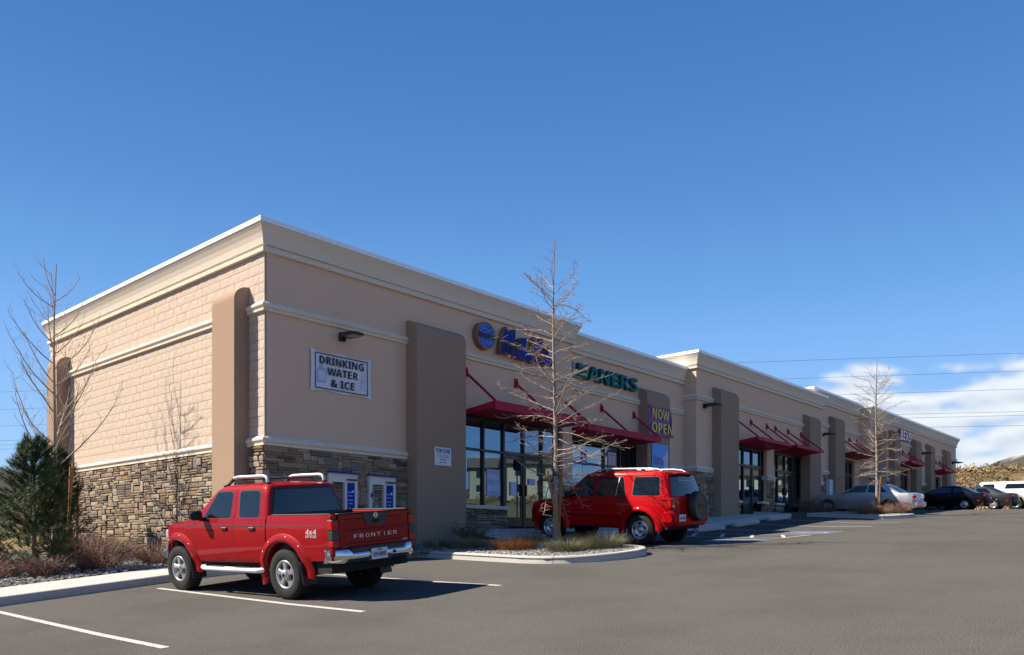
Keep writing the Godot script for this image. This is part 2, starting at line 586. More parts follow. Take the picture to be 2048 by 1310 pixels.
func cladding(o: Vector3, ux: Vector3, nrm: Vector3, w: float, h: float, skip := []) -> void:
	# fills a face from its lower left corner o with ledge stones
	var s := 0.062
	var nx := int(floor(w / s))
	var ny := int(floor(h / s))
	if nx < 1 or ny < 1: return
	var sx := w / nx
	var sy := h / ny
	var used := PackedByteArray()
	used.resize(nx * ny)
	for j in ny:
		for i in nx:
			if used[j * nx + i]: continue
			var ww := rng.randi_range(4, 9)
			var hh := 1
			var t := rng.randf()
			if t < 0.07:
				ww = rng.randi_range(2, 3)
				hh = rng.randi_range(3, 5)
			elif t < 0.24:
				ww = rng.randi_range(3, 6)
				hh = rng.randi_range(2, 3)
			elif t < 0.62:
				hh = 2 if rng.randf() < 0.55 else 1
			var mw := 0
			while mw < ww and i + mw < nx and not used[j * nx + i + mw]: mw += 1
			if i + mw < nx and not used[j * nx + i + mw]:
				var left := 0
				while i + mw + left < nx and left < 2 and not used[j * nx + i + mw + left]: left += 1
				if left == 1: mw += 1
			hh = mini(hh, ny - j)
			for b in range(1, hh):
				for a in mw:
					if used[(j + b) * nx + i + a]:
						hh = b
						break
				if hh <= b: break
			for b in hh:
				for a in mw: used[(j + b) * nx + i + a] = 1
			var c := o + ux * ((i + mw * 0.5) * sx) + UP * ((j + hh * 0.5) * sy)
			var hide := false
			for k in skip:
				var d: float = (c - o).dot(ux)
				if d > k[0] and d < k[1]: hide = true
			if hide: continue
			var ci := 0
			var r := rng.randf()
			var cum := 0.0
			var wts := [0.2, 0.2, 0.1, 0.08, 0.12, 0.05, 0.05, 0.1, 0.06, 0.04]
			for q in wts.size():
				cum += wts[q]
				ci = q
				if r < cum: break
			var dep := rng.randf_range(0.035, 0.075)
			var b := Basis(ux * (mw * sx - 0.012), UP * (hh * sy - 0.012), nrm * dep)
			stones.append([b, c, mw * sx * hh * sy / (c - CAM).length_squared(), ci])

func stone_shape(k: int) -> ArrayMesh:
	# a unit stone: x and y from -0.5 to 0.5, z from 0 to 1
	var q := RandomNumberGenerator.new()
	q.seed = 500 + k
	var g := Geo.new()
	g.flat()
	var f: Array[Vector3] = []
	var b: Array[Vector3] = []
	for i in 4:
		var sx := -0.5 if i == 0 or i == 3 else 0.5
		var sy := -0.5 if i < 2 else 0.5
		b.append(Vector3(sx, sy, 0))
		f.append(Vector3(sx * q.randf_range(0.93, 1.0), sy * q.randf_range(0.84, 1.0), q.randf_range(0.68, 0.95)))
	var m := Vector3(q.randf_range(-0.2, 0.2), q.randf_range(-0.15, 0.15), 1.0)
	for i in 4:
		var j := (i + 1) % 4
		g.tri(f[i], f[j], m)
		g.quad(b[i], b[j], f[j], f[i])
	return g.done()

func lay_stones(b: Node3D) -> void:
	var shapes: Array[ArrayMesh] = []
	for k in 8: shapes.append(stone_shape(k))
	stones.sort_custom(func(p, q): return p[2] > q[2])
	var rest := SurfaceTool.new()
	rest.begin(Mesh.PRIMITIVE_TRIANGLES)
	for i in stones.size():
		var s: Array = stones[i]
		var k := rng.randi_range(0, 7)
		if i < 300:
			var o := part("stone", shapes[k], M["stone%d" % s[3]], b)
			o.transform = Transform3D(s[0], s[1])
		else:
			var arr := shapes[k].surface_get_arrays(0)
			var x := Transform3D(s[0], s[1])
			var nb: Basis = (s[0] as Basis).inverse().transposed()
			var c: Array = stone_cols[s[3]]
			var v: PackedVector3Array = arr[Mesh.ARRAY_VERTEX]
			var nn: PackedVector3Array = arr[Mesh.ARRAY_NORMAL]
			var ix = arr[Mesh.ARRAY_INDEX]
			var cnt: int = ix.size() if ix != null and ix.size() else v.size()
			for t in cnt:
				var q: int = ix[t] if ix != null and ix.size() else t
				rest.set_color(Color(c[0], c[1], c[2]))
				rest.set_normal((nb * nn[q]).normalized())
				rest.add_vertex(x * v[q])
	var o2 := part("stone_cladding", rest.commit(), M["stone10"], b)
	o2.set_meta("kind", "stuff")

func block_shape(k: int) -> ArrayMesh:
	var q := RandomNumberGenerator.new()
	q.seed = 900 + k
	var g := Geo.new()
	var nx := 5
	var ny := 3
	var rows := []
	for j in ny + 1:
		var r := PackedVector3Array()
		for i in nx + 1:
			var edge := i == 0 or j == 0 or i == nx or j == ny
			var x := -0.1995 + 0.399 * i / nx
			var y := -0.0975 + 0.195 * j / ny
			if not edge:
				x += q.randf_range(-0.02, 0.02)
				y += q.randf_range(-0.015, 0.015)
			r.append(Vector3(x, y, q.randf_range(0.016, 0.019) if edge else q.randf_range(0.017, 0.024)))
		rows.append(r)
	g.flat()
	for j in ny:
		for i in nx: g.quad(rows[j][i], rows[j][i + 1], rows[j + 1][i + 1], rows[j + 1][i])
	var rim: Array[Vector3] = []
	for i in nx + 1: rim.append(rows[0][i])
	for j in range(1, ny + 1): rim.append(rows[j][nx])
	for i in range(nx - 1, -1, -1): rim.append(rows[ny][i])
	for j in range(ny - 1, 0, -1): rim.append(rows[j][0])
	for i in rim.size():
		var a := rim[i]
		var c := rim[(i + 1) % rim.size()]
		g.quad(Vector3(a.x, a.y, -0.01), Vector3(c.x, c.y, -0.01), c, a)
	return g.done()

func pilaster(b: Node3D, left: float, right: float, zp: float, d: float, y0: float, top: float, side := false) -> void:
	# on the front (along x) or, with side, on the left end wall (along z)
	var p := PackedVector2Array([Vector2(-0.1, y0), Vector2(d, y0)])
	for k in 9:
		var a := PI * 0.5 * k / 8.0
		p.append(Vector2(d * cos(a) * 0.98 + 0.005, top - 0.31 + 0.31 * sin(a)))
	p.append(Vector2(-0.1, top))
	var g := Geo.new()
	var x: Transform3D
	if side: x = Transform3D(Basis(Vector3(-1, 0, 0), UP, Vector3(0, 0, -1)), Vector3(0, 0, right))
	else: x = Transform3D(Basis(Vector3(0, 0, 1), UP, Vector3(-1, 0, 0)), Vector3(right, 0, zp))
	g.prism(p, x, right - left)
	var o := part("pilaster", g, M.pilaster, b)
	var f := Geo.new()
	if side: f.box(Vector3(-d * 0.5, y0 + 0.17, (left + right) * 0.5), Vector3(d + 0.03, 0.5, right - left + 0.03))
	else: f.box(Vector3((left + right) * 0.5, y0 + 0.2, zp + d * 0.5), Vector3(right - left + 0.03, 0.5, d + 0.03))
	part("plinth", f, M.pilaster, o)

func storefront(b: Node3D, xs: Array, sills: Array, tr: float, top: float, z: float, doors: Array, called := "shop_window") -> void:
	var g := Geo.new()
	var w := 0.06
	var n := xs.size()
	for i in n:
		var y := minf(sills[maxi(i - 1, 0)], sills[mini(i, n - 2)])
		g.box(Vector3(xs[i], (y + top) * 0.5, z), Vector3(w, top - y, 0.12))
	g.box(Vector3((xs[0] + xs[-1]) * 0.5, top + 0.0, z), Vector3(xs[-1] - xs[0] + w + 0.004, 0.14, 0.124))
	for i in n - 1:
		g.box(Vector3((xs[i] + xs[i + 1]) * 0.5, tr, z + 0.001), Vector3(xs[i + 1] - xs[i] - w, 0.09 if doors.has(i) else 0.06, 0.116))
		if not doors.has(i): g.box(Vector3((xs[i] + xs[i + 1]) * 0.5, sills[i], z + 0.001), Vector3(xs[i + 1] - xs[i] - w, 0.06, 0.116))
	var o := part(called, g, M.frame, b)
	for i in n - 1:
		var a: float = xs[i] + w * 0.5
		var c: float = xs[i + 1] - w * 0.5
		var p := Geo.new()
		p.box(Vector3((a + c) * 0.5, (tr + top) * 0.5, z - 0.01), Vector3(c - a, top - tr, 0.012))
		part("pane", p, M.glass, o)
		if doors.has(i):
			var f := Geo.new()
			var y0: float = sills[i] + 0.02
			var y1 := tr - 0.055
			var zz := z + 0.012
			f.box(Vector3(a + 0.045, (y0 + y1) * 0.5, zz), Vector3(0.08, y1 - y0, 0.05))
			f.box(Vector3(c - 0.045, (y0 + y1) * 0.5, zz), Vector3(0.08, y1 - y0, 0.05))
			f.box(Vector3((a + c) * 0.5, y0 + 0.13, zz), Vector3(c - a - 0.17, 0.26, 0.05))
			f.box(Vector3((a + c) * 0.5, y1 - 0.045, zz), Vector3(c - a - 0.17, 0.09, 0.05))
			var dd := part("shop_door", f, M.frame, b)
			var q := Geo.new()
			q.box(Vector3((a + c) * 0.5, (y0 + 0.26 + y1 - 0.09) * 0.5, zz), Vector3(c - a - 0.17, y1 - y0 - 0.35, 0.012))
			part("pane", q, M.glass, dd)
			var h := Geo.new()
			var hx := c - 0.05 if (i % 2 == 0) == (doors[0] % 2 == 0) else a + 0.05
			h.bbox(Vector3(hx, y0 + 1.05, zz + 0.06), Vector3(0.05, 0.32, 0.05), 0.01)
			part("handle", h, M.lamp_black, dd)
		else:
			var q := Geo.new()
			q.box(Vector3((a + c) * 0.5, (tr + sills[i]) * 0.5, z - 0.01), Vector3(c - a, tr - sills[i], 0.012))
			part("pane", q, M.glass, o)

func awning(b: Node3D, x0: float, x1: float, zw: float, zl: float, y: float, h: float, rods: Array, ry: float) -> void:
	var g := Geo.new()
	var yw := y - 0.13
	var p := PackedVector2Array([Vector2(zw, yw - 0.1), Vector2(zw, yw), Vector2(zl - 0.02, y), Vector2(zl, y - 0.015), Vector2(zl, y - h), Vector2(zl - 0.05, y - h), Vector2(zl - 0.06, y - h + 0.03)])
	g.prism(p, Transform3D(Basis(Vector3(0, 0, -1), UP, Vector3(1, 0, 0)).inverse() if false else Basis(Vector3(0, 0, 1), UP, Vector3(-1, 0, 0)), Vector3(x1, 0, 0)), x1 - x0)
	var o := part("awning", g, M.awning, b)
	var n := int((x1 - x0) / 0.3)
	for i in n:
		var r := Geo.new()
		var x := lerpf(x0, x1, (i + 0.5) / n)
		r.bar(Vector3(x, yw + 0.008, zw + 0.02), Vector3(x, y + 0.006, zl - 0.05), 0.03, 0.022)
		part("roof_rib", r, M.awning, o)
	for x in rods:
		var r := Geo.new()
		r.bar(Vector3(x, ry - 0.02, zw + 0.03), Vector3(x + 0.02, y + 0.01, zl - 0.06), 0.055, 0.055)
		part("tie_rod", r, M.awning, o)
		var pl := Geo.new()
		pl.bbox(Vector3(x, ry, zw + 0.02), Vector3(0.13, 0.26, 0.03), 0.006)
		pl.box(Vector3(x, ry - 0.01, zw + 0.06), Vector3(0.03, 0.12, 0.08))
		part("wall_plate", pl, M.awning, o)

func wall_lamp(label: String, x: float, y: float, z: float) -> void:
	var t := thing("wall_lamp", label, "wall lamp", Vector3(x, y, z), "black wall lamps along the shop fronts")
	var g := Geo.new()
	g.bbox(Vector3(0, 0, 0.05), Vector3(0.16, 0.2, 0.1), 0.015)
	g.bbox(Vector3(0, 0.0, 0.14), Vector3(0.09, 0.11, 0.1), 0.015)
	part("bracket", g, M.lamp_black, t)
	# the head: a flat shell with a curved top, from the wall outwards
	var h := Geo.new()
	var rows := []
	for i in 11:
		var s := i / 10.0
		var zz := 0.16 + s * 0.6
		var hw := 0.19 * sqrt(clampf(1.0 - pow(maxf(0.0, s - 0.25) / 0.78, 2.4), 0.02, 1.0)) * (0.62 + 0.38 * smoothstep(0.0, 0.3, s))
		var ht := 0.125 * (1.0 - pow(s, 2.2)) + 0.015
		var r := PackedVector3Array()
		for k in 9:
			var a := PI * k / 8.0
			r.append(Vector3(cos(a) * hw, -0.04 + sin(a) * ht, zz))
		rows.append(r)
	h.grid(rows)
	var under := []
	for i in 11: under.append(PackedVector3Array([rows[i][0], rows[i][8]]))
	h.grid(under)
	h.flat()
	for k in range(1, 8): h.tri(rows[0][0], rows[0][k], rows[0][k + 1])
	part("lamp_head", h, M.lamp_black, t)
	var l := Geo.new()
	l.box(Vector3(0, -0.046, 0.46), Vector3(0.25, 0.012, 0.3))
	part("lens", l, M.lens, t)

func build_shops() -> void:
	var b := thing("shop_building", "long single storey beige shop building with stone base, brown pilasters and red awnings", "building")
	# x0, x1, z, coping top, frieze bottom, upper belt top, lower belt top, openings [x0, x1, head]
	var U := [
		[0.0, 10.7, 0.0, 8.45, 7.80, 6.77, 3.92, [[5.6, 10.25, 5.14]]],
		[10.7, 18.5, -0.55, 8.40, 7.75, 6.785, 3.92, [[11.45, 15.4, 5.1]]],
		[18.5, 31.2, 0.0, 8.97, 8.32, 7.36, 4.61, [[21.2, 24.75, 5.78], [25.5, 28.9, 5.78]]],
		[31.2, 38.2, -0.55, 9.48, 8.83, 7.88, 5.44, [[34.8, 37.4, 6.25]]],
		[38.2, 57.1, 0.0, 9.36, 8.71, 7.9, 5.66, [[42.7, 45.7, 6.25], [50.3, 53.0, 6.25]]]]
	var depth := -12.16
	for u in U:
		var x0: float = u[0]
		var x1: float = u[1]
		var z: float = u[2]
		var top: float = u[4] + 0.05
		var g := Geo.new()
		var base := ground(x0, 0) - 0.8
		var xa := x0 + 0.05 if x0 == 0.0 else x0
		for o in u[7]:
			g.box(Vector3((xa + o[0]) * 0.5, (base + top) * 0.5, z - 0.15), Vector3(o[0] - xa, top - base, 0.3))
			g.box(Vector3((o[0] + o[1]) * 0.5, (o[2] + top) * 0.5, z - 0.15), Vector3(o[1] - o[0], top - o[2], 0.3))
			xa = o[1]
		g.box(Vector3((xa + x1) * 0.5, (base + top) * 0.5, z - 0.15), Vector3(x1 - xa, top - base, 0.3))
		part("front_wall", g, M.stucco, b)
		# the step back beside each bay, the parapet behind and the roof
		var s := Geo.new()
		s.box(Vector3(x0 + (0.2 if x0 == 0.0 else 0.15), (base + top) * 0.5, (z - 0.3 + depth) * 0.5), Vector3(0.3, top - base, z - 0.3 - depth))
		s.box(Vector3(x1 - 0.15, (base + top) * 0.5, (z - 0.3 + depth) * 0.5), Vector3(0.299, top - base, z - 0.3 - depth))
		s.box(Vector3((x0 + x1) * 0.5, (base + top) * 0.5, depth + 0.15), Vector3(x1 - x0 - 0.62, top - base, 0.3))
		part("side_and_back_wall", s, M.stucco, b)
		var r := Geo.new()
		r.box(Vector3((x0 + x1) * 0.5, u[4] - 0.7, (z + depth) * 0.5), Vector3(x1 - x0 - 0.64, 0.2, z - depth - 0.64))
		part("roof", r, M.roofing, b)
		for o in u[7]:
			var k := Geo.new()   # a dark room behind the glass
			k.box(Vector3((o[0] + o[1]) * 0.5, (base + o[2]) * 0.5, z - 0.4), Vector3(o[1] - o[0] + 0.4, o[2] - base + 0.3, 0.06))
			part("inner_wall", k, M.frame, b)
	var cove := PackedVector2Array([Vector2(-0.02, -0.66), Vector2(0.075, -0.655), Vector2(0.08, -0.57), Vector2(0.035, -0.56), Vector2(0.035, -0.515), Vector2(0.075, -0.51), Vector2(0.08, -0.48), Vector2(0.1, -0.38), Vector2(0.135, -0.28), Vector2(0.18, -0.19), Vector2(0.212, -0.14), Vector2(0.216, -0.1), Vector2(-0.02, -0.1)])
	var cap := PackedVector2Array([Vector2(-0.32, -0.02), Vector2(-0.32, -0.1), Vector2(-0.02, -0.1), Vector2(0.222, -0.1), Vector2(0.232, -0.112), Vector2(0.236, -0.1), Vector2(0.232, -0.004), Vector2(0.225, 0.0), Vector2(-0.32, -0.02)])
	var paths := [
		[Vector2(0, depth), Vector2(0, 0), Vector2(10.7, 0), Vector2(10.7, -1.2)],
		[Vector2(10.72, -0.55), Vector2(18.48, -0.55)],
		[Vector2(18.5, depth), Vector2(18.5, 0), Vector2(31.2, 0), Vector2(31.2, -1.2)],
		[Vector2(31.2, depth), Vector2(31.2, -0.55), Vector2(38.18, -0.55)],
		[Vector2(38.2, depth), Vector2(38.2, 0), Vector2(57.1, 0), Vector2(57.1, depth), Vector2(20.0, depth - 0.01)]]
	var belt := PackedVector2Array([Vector2(-0.02, 0.0), Vector2(0.03, -0.012), Vector2(0.04, -0.03), Vector2(0.062, -0.045), Vector2(0.085, -0.065), Vector2(0.095, -0.09), Vector2(0.09, -0.115), Vector2(0.072, -0.14), Vector2(0.05, -0.152), Vector2(0.048, -0.168), Vector2(0.062, -0.172), Vector2(0.06, -0.215), Vector2(-0.02, -0.225)])
	for i in 5:
		var u: Array = U[i]
		var g := Geo.new()
		g.sweep(PackedVector2Array(paths[i]), cove, u[3])
		part("cornice", g, M.trim, b)
		var c := Geo.new()
		c.sweep(PackedVector2Array(paths[i]), cap, u[3])
		part("coping", c, M.coping, b)
		var l := Geo.new()
		var pp: Array = paths[i].duplicate()
		if i == 0: pp = [Vector2(0, depth), Vector2(0, 0), Vector2(10.7, 0), Vector2(10.7, -0.56)]
		if i == 2: pp = [Vector2(18.5, -0.56), Vector2(18.5, 0), Vector2(31.2, 0), Vector2(31.2, -0.56)]
		if i == 4: pp = [Vector2(38.2, -0.56), Vector2(38.2, 0), Vector2(57.1, 0), Vector2(57.1, -3)]
		if i == 3: pp = [Vector2(31.22, -0.55), Vector2(38.18, -0.55)]
		l.sweep(PackedVector2Array(pp), belt, u[5])
		part("upper_belt", l, M.trim, b)
	# lower belts and the stone under them
	var lows := [
		[[Vector2(0, depth), Vector2(0, 0), Vector2(4.0, 0)], 3.92],
		[[Vector2(10.25, -0.2), Vector2(10.25, 0), Vector2(10.7, 0), Vector2(10.7, -0.55), Vector2(11.45, -0.55), Vector2(11.45, -0.75)], 3.62],
		[[Vector2(16.8, -0.55), Vector2(18.5, -0.55), Vector2(18.5, 0), Vector2(19.8, 0)], 4.61],
		[[Vector2(24.75, -0.2), Vector2(24.75, 0), Vector2(25.5, 0), Vector2(25.5, -0.2)], 4.64],
		[[Vector2(30.0, 0), Vector2(31.2, 0), Vector2(31.2, -0.5)], 4.75],
		[[Vector2(31.25, -0.55), Vector2(33.6, -0.55)], 5.44],
		[[Vector2(38.2, -0.5), Vector2(38.2, 0), Vector2(42.0, 0)], 5.55],
		[[Vector2(47.0, 0), Vector2(49.2, 0)], 5.66]]
	for q in lows:
		var g := Geo.new()
		g.sweep(PackedVector2Array(q[0]), belt, q[1])
		part("lower_belt", g, M.trim, b)
	rng.seed = 11
	cladding(Vector3(-0.0, 0.86, depth), Vector3(0, 0, 1), Vector3(-1, 0, 0), -depth + 0.02, 2.83, [[-depth - 1.53, -depth - 0.6], [0.8, 1.6]])
	cladding(Vector3(-0.02, 0.95, 0.0), Vector3(1, 0, 0), Vector3(0, 0, 1), 3.96, 2.74)
	cladding(Vector3(5.65, 1.75, -0.06), Vector3(1, 0, 0), Vector3(0, 0, 1), 2.1, 0.82)
	cladding(Vector3(10.25, 1.9, 0.0), Vector3(1, 0, 0), Vector3(0, 0, 1), 0.45, 1.49)
	cladding(Vector3(10.7, 1.9, -0.55), Vector3(1, 0, 0), Vector3(0, 0, 1), 0.75, 1.49)
	cladding(Vector3(11.45, 1.9, -0.62), Vector3(1, 0, 0), Vector3(0, 0, 1), 2.1, 1.0)
	cladding(Vector3(16.85, 2.2, -0.55), Vector3(1, 0, 0), Vector3(0, 0, 1), 1.65, 2.18)
	cladding(Vector3(18.5, 2.2, -0.55), Vector3(0, 0, 1), Vector3(-1, 0, 0), 0.57, 2.18)
	cladding(Vector3(18.46, 2.2, 0.0), Vector3(1, 0, 0), Vector3(0, 0, 1), 1.33, 2.18)
	cladding(Vector3(24.75, 2.8, 0.0), Vector3(1, 0, 0), Vector3(0, 0, 1), 0.75, 1.6)
	cladding(Vector3(24.1, 2.75, 0.05), Vector3(1, 0, 0), Vector3(0, 0, 1), 0.62, 0.6)
	cladding(Vector3(25.55, 2.8, 0.05), Vector3(1, 0, 0), Vector3(0, 0, 1), 0.8, 0.55)
	cladding(Vector3(21.3, 2.7, 0.0), Vector3(1, 0, 0), Vector3(0, 0, 1), 0.9, 0.6)
	cladding(Vector3(28.6, 2.9, 0.0), Vector3(1, 0, 0), Vector3(0, 0, 1), 0.4, 0.5)
	cladding(Vector3(30.1, 3.0, 0.0), Vector3(1, 0, 0), Vector3(0, 0, 1), 1.1, 1.53)
	cladding(Vector3(31.25, 3.1, -0.55), Vector3(1, 0, 0), Vector3(0, 0, 1), 2.3, 2.1)
	cladding(Vector3(38.2, 3.4, 0.0), Vector3(1, 0, 0), Vector3(0, 0, 1), 3.5, 1.92)
	cladding(Vector3(47.0, 3.6, 0.0), Vector3(1, 0, 0), Vector3(0, 0, 1), 2.2, 1.83)
	var back := Geo.new()
	back.box(Vector3(0.028, 2.25, depth * 0.5), Vector3(0.04, 2.9, -depth - 0.02))
	part("base_backing", back, M.grout, b)
	lay_stones(b)
	for k in [[5.65, 7.7, 2.57, 0.0], [11.45, 13.4, 2.9, -0.58], [24.1, 24.72, 3.36, 0.04], [25.56, 26.35, 3.36, 0.04], [21.3, 22.2, 3.32, 0.02]]:
		var g := Geo.new()
		g.bbox(Vector3((k[0] + k[1]) * 0.5, k[2] + 0.045, k[3] - 0.04), Vector3(k[1] - k[0], 0.1, 0.3), 0.012)
		part("sill", g, M.trim, b)
	# split-faced blocks on the end wall
	var mw := Geo.new()
	mw.box(Vector3(0.045, 5.87, depth * 0.5 - 0.01), Vector3(0.04, 3.96, -depth - 0.03))
	part("end_wall", mw, M.mortar, b)
	var shapes: Array[ArrayMesh] = []
	for k in 8: shapes.append(block_shape(k))
	var list := []
	for r in 19:
		var y := 3.92 + 0.2032 * (r + 0.5)
		for c in 31:
			var z := -0.2032 - c * 0.4064 + (0.2032 if r % 2 else 0.0)
			var half := 1.0
			if z > -0.1:
				z = -0.1016
				half = 0.49
			if z < depth + 0.1: continue
			if z - 0.2 > -1.53 and z + 0.2 < -0.6 and y < 6.85: continue
			list.append([y, z, half, (Vector3(0, y, z) - CAM).length()])
	list.sort_custom(func(p, q): return p[3] < q[3])
	var rest := SurfaceTool.new()
	rest.begin(Mesh.PRIMITIVE_TRIANGLES)
	for i in list.size():
		var q: Array = list[i]
		var x := Transform3D(Basis(Vector3(0, 0, 1) * q[2], UP, Vector3(-1, 0, 0)) * (Basis.IDENTITY if rng.randf() < 0.5 else Basis(Vector3(0, 0, 1), PI)), Vector3(0.02, q[0], q[1]))
		if i < 300:
			var o := part("split_face_block", shapes[i % 8], M.block, b)
			o.transform = x
		else:
			rest.append_from(shapes[i % 8], 0, x)
	var ro := part("split_face_blocks", rest.commit(), M.block, b)
	ro.set_meta("kind", "stuff")
	# pilasters
	pilaster(b, -1.53, -0.60, 0.0, 0.36, 0.7, 7.16, true)
	pilaster(b, -11.35, -10.57, 0.0, 0.36, 0.9, 7.17, true)
	pilaster(b, 3.945, 5.65, 0.0, 0.4, 1.3, 7.14)
	pilaster(b, 15.33, 16.86, -0.55, 0.375, 1.8, 7.17)
	pilaster(b, 19.77, 21.3, 0.0, 0.385, 2.2, 7.76)
	pilaster(b, 28.73, 30.1, 0.0, 0.36, 2.8, 7.755)
	pilaster(b, 33.5, 34.86, -0.55, 0.375, 3.0, 8.3)
	pilaster(b, 38.9, 40.0, 0.0, 0.36, 3.2, 8.3)
	pilaster(b, 41.55, 42.65, 0.0, 0.36, 3.2, 8.38)
	pilaster(b, 45.86, 47.05, 0.0, 0.37, 3.2, 8.26)
	pilaster(b, 49.18, 50.17, 0.0, 0.36, 3.2, 8.24)
	pilaster(b, 53.31, 54.3, 0.0, 0.35, 3.2, 8.23)
	# shop fronts
	storefront(b, [5.55, 6.90, 7.735, 8.6, 9.44, 10.2], [2.65, 2.65, 2.1, 2.1, 2.65], 4.2, 5.08, -0.2, [2, 3])
	storefront(b, [11.5, 13.45, 14.4, 14.95, 15.35], [3.0, 3.0, 2.35, 2.35], 4.28, 5.04, -0.75, [2])
	storefront(b, [21.25, 22.8, 23.65, 24.45, 24.72], [3.3, 2.88, 2.88, 3.38], 4.95, 5.72, -0.2, [1, 2])
	storefront(b, [25.53, 26.25, 27.05, 27.85, 28.87], [3.38, 2.95, 2.95, 3.38], 4.95, 5.72, -0.2, [1, 2])
	storefront(b, [34.85, 35.7, 36.6, 37.37], [3.7, 3.5, 3.7], 5.5, 6.2, -0.75, [1])
	storefront(b, [42.75, 43.7, 44.7, 45.66], [3.9, 3.6, 3.9], 5.5, 6.2, -0.2, [1])
	storefront(b, [50.35, 51.3, 52.2, 52.95], [4.0, 3.8, 4.0], 5.6, 6.2, -0.2, [1])
	# awnings
	awning(b, 6.0, 9.85, 0.0, 1.12, 5.32, 0.23, [6.03, 8.06, 9.78], 6.2)
	awning(b, 10.85, 15.1, -0.55, 0.52, 5.32, 0.2, [11.0, 13.03, 15.0], 6.17)
	awning(b, 21.65, 24.9, 0.0, 1.05, 5.95, 0.14, [21.7, 23.14, 24.72], 6.77)
	awning(b, 25.56, 28.6, 0.0, 1.05, 5.99, 0.14, [25.6, 26.97, 28.48], 6.77)
	awning(b, 34.9, 37.8, -0.55, 0.5, 6.57, 0.15, [35.0, 36.5, 37.7], 7.36)
	awning(b, 42.6, 45.6, 0.0, 1.0, 6.61, 0.16, [42.7, 44.2, 45.5], 7.3)
	awning(b, 50.0, 52.7, 0.0, 1.0, 6.62, 0.15, [50.1, 51.4, 52.6], 7.3)
	wall_lamp("black wall lamp over the drinking water banner", 1.98, 6.36, 0.0)
	wall_lamp("black wall lamp beside the third shop's near pilaster", 19.1, 6.95, 0.0)
	wall_lamp("black wall lamp between the two pilasters beyond the second awning", 32.5, 7.23, -0.55)
	wall_lamp("black wall lamp behind the second planter's bare tree", 41.0, 7.75, 0.0)
	wall_lamp("black wall lamp below and right of the red and white shop letters", 48.3, 7.54, 0.0)
	wall_lamp("black wall lamp at the far end of the shop building", 56.0, 7.5, 0.0)

# ---------------------------------------------------------------- vehicles
# A vehicle's own axes: x forward, y up, z to its right; the origin lies on the ground under the rear axle.
class Shell:
	var hw := 0.85          # half width
	var plan := []          # [x, share of hw]
	var side := []          # [y, share of hw]
	var top := []           # [x, y] shoulder line
	var bot := []           # [x, y] sill line
	var arches := []        # [x, centre y, radius]
	var belt := 1.2
	var roof := 1.75
	var cab := []           # slices [y, x rear, x front, half width]
	var bow_f := 0.1
	var bow_r := 0.03
	static func it(t: Array, x: float) -> float:
		if x <= t[0][0]: return t[0][1]
		for i in t.size() - 1:
			if x < t[i + 1][0]: return lerpf(t[i][1], t[i + 1][1], (x - t[i][0]) / (t[i + 1][0] - t[i][0]))
		return t[-1][1]
	func w(x: float, y: float) -> float:
		return hw * Shell.it(plan, x) * Shell.it(side, y)
	func low(x: float) -> float:
		var b := Shell.it(bot, x)
		for a in arches:
			var d: float = absf(x - a[0])
			if d < a[2]: b = maxf(b, a[1] + sqrt(a[2] * a[2] - d * d))
		return b
	func columns(x0: float, x1: float) -> PackedFloat32Array:
		var c := PackedFloat32Array()
		var n := int(ceil((x1 - x0) / 0.09))
		for i in n + 1: c.append(lerpf(x0, x1, float(i) / n))
		for a in arches:
			for k in 25:
				var x: float = a[0] + a[2] * cos(PI * k / 24.0)
				if x > x0 + 0.001 and x < x1 - 0.001: c.append(x)
		for t in [top, plan, bot]:
			for q in t:
				if q[0] > x0 + 0.001 and q[0] < x1 - 0.001: c.append(q[0])
		c.sort()
		var r := PackedFloat32Array([c[0]])
		for x in c:
			if x - r[-1] > 0.004: r.append(x)
		r[-1] = x1
		return r
	func cabw(y: float) -> float:
		for i in cab.size() - 1:
			if y <= cab[i + 1][0]: return lerpf(cab[i][3], cab[i + 1][3], (y - cab[i][0]) / (cab[i + 1][0] - cab[i][0]))
		return cab[-1][3]
	func cabx(y: float, k: int) -> float:
		for i in cab.size() - 1:
			if y <= cab[i + 1][0]: return lerpf(cab[i][k], cab[i + 1][k], (y - cab[i][0]) / (cab[i + 1][0] - cab[i][0]))
		return cab[-1][k]

func shell_sides(g: Geo, s: Shell, x0: float, x1: float, rows := 12, inner := 0.14) -> void:
	for sg in [-1.0, 1.0]:
		var cols := []
		var lip := []
		for x in s.columns(x0, x1):
			var b := s.low(x)
			var t := Shell.it(s.top, x)
			var r := PackedVector3Array()
			for j in rows + 1:
				var y := lerpf(b, t, float(j) / rows)
				r.append(Vector3(x, y, sg * s.w(x, y)))
			if sg > 0: cols.append(r)
			else:
				cols.append(r)
			lip.append(PackedVector3Array([r[0] - Vector3(0, 0, sg * inner), r[0]]))
		if sg > 0:
			cols.reverse()
			lip.reverse()
		g.grid(cols)
		g.grid(lip)

func shell_deck(g: Geo, s: Shell, x0: float, x1: float, crown := 0.04) -> void:
	var rows := []
	for x in s.columns(x0, x1):
		var t := Shell.it(s.top, x)
		var hw := s.w(x, t)
		var r := PackedVector3Array()
		for k in 13:
			var u := k / 6.0 - 1.0
			r.append(Vector3(x, t + crown * (1.0 - pow(absf(u), 2.6)), u * hw))
		rows.append(r)
	g.grid(rows)

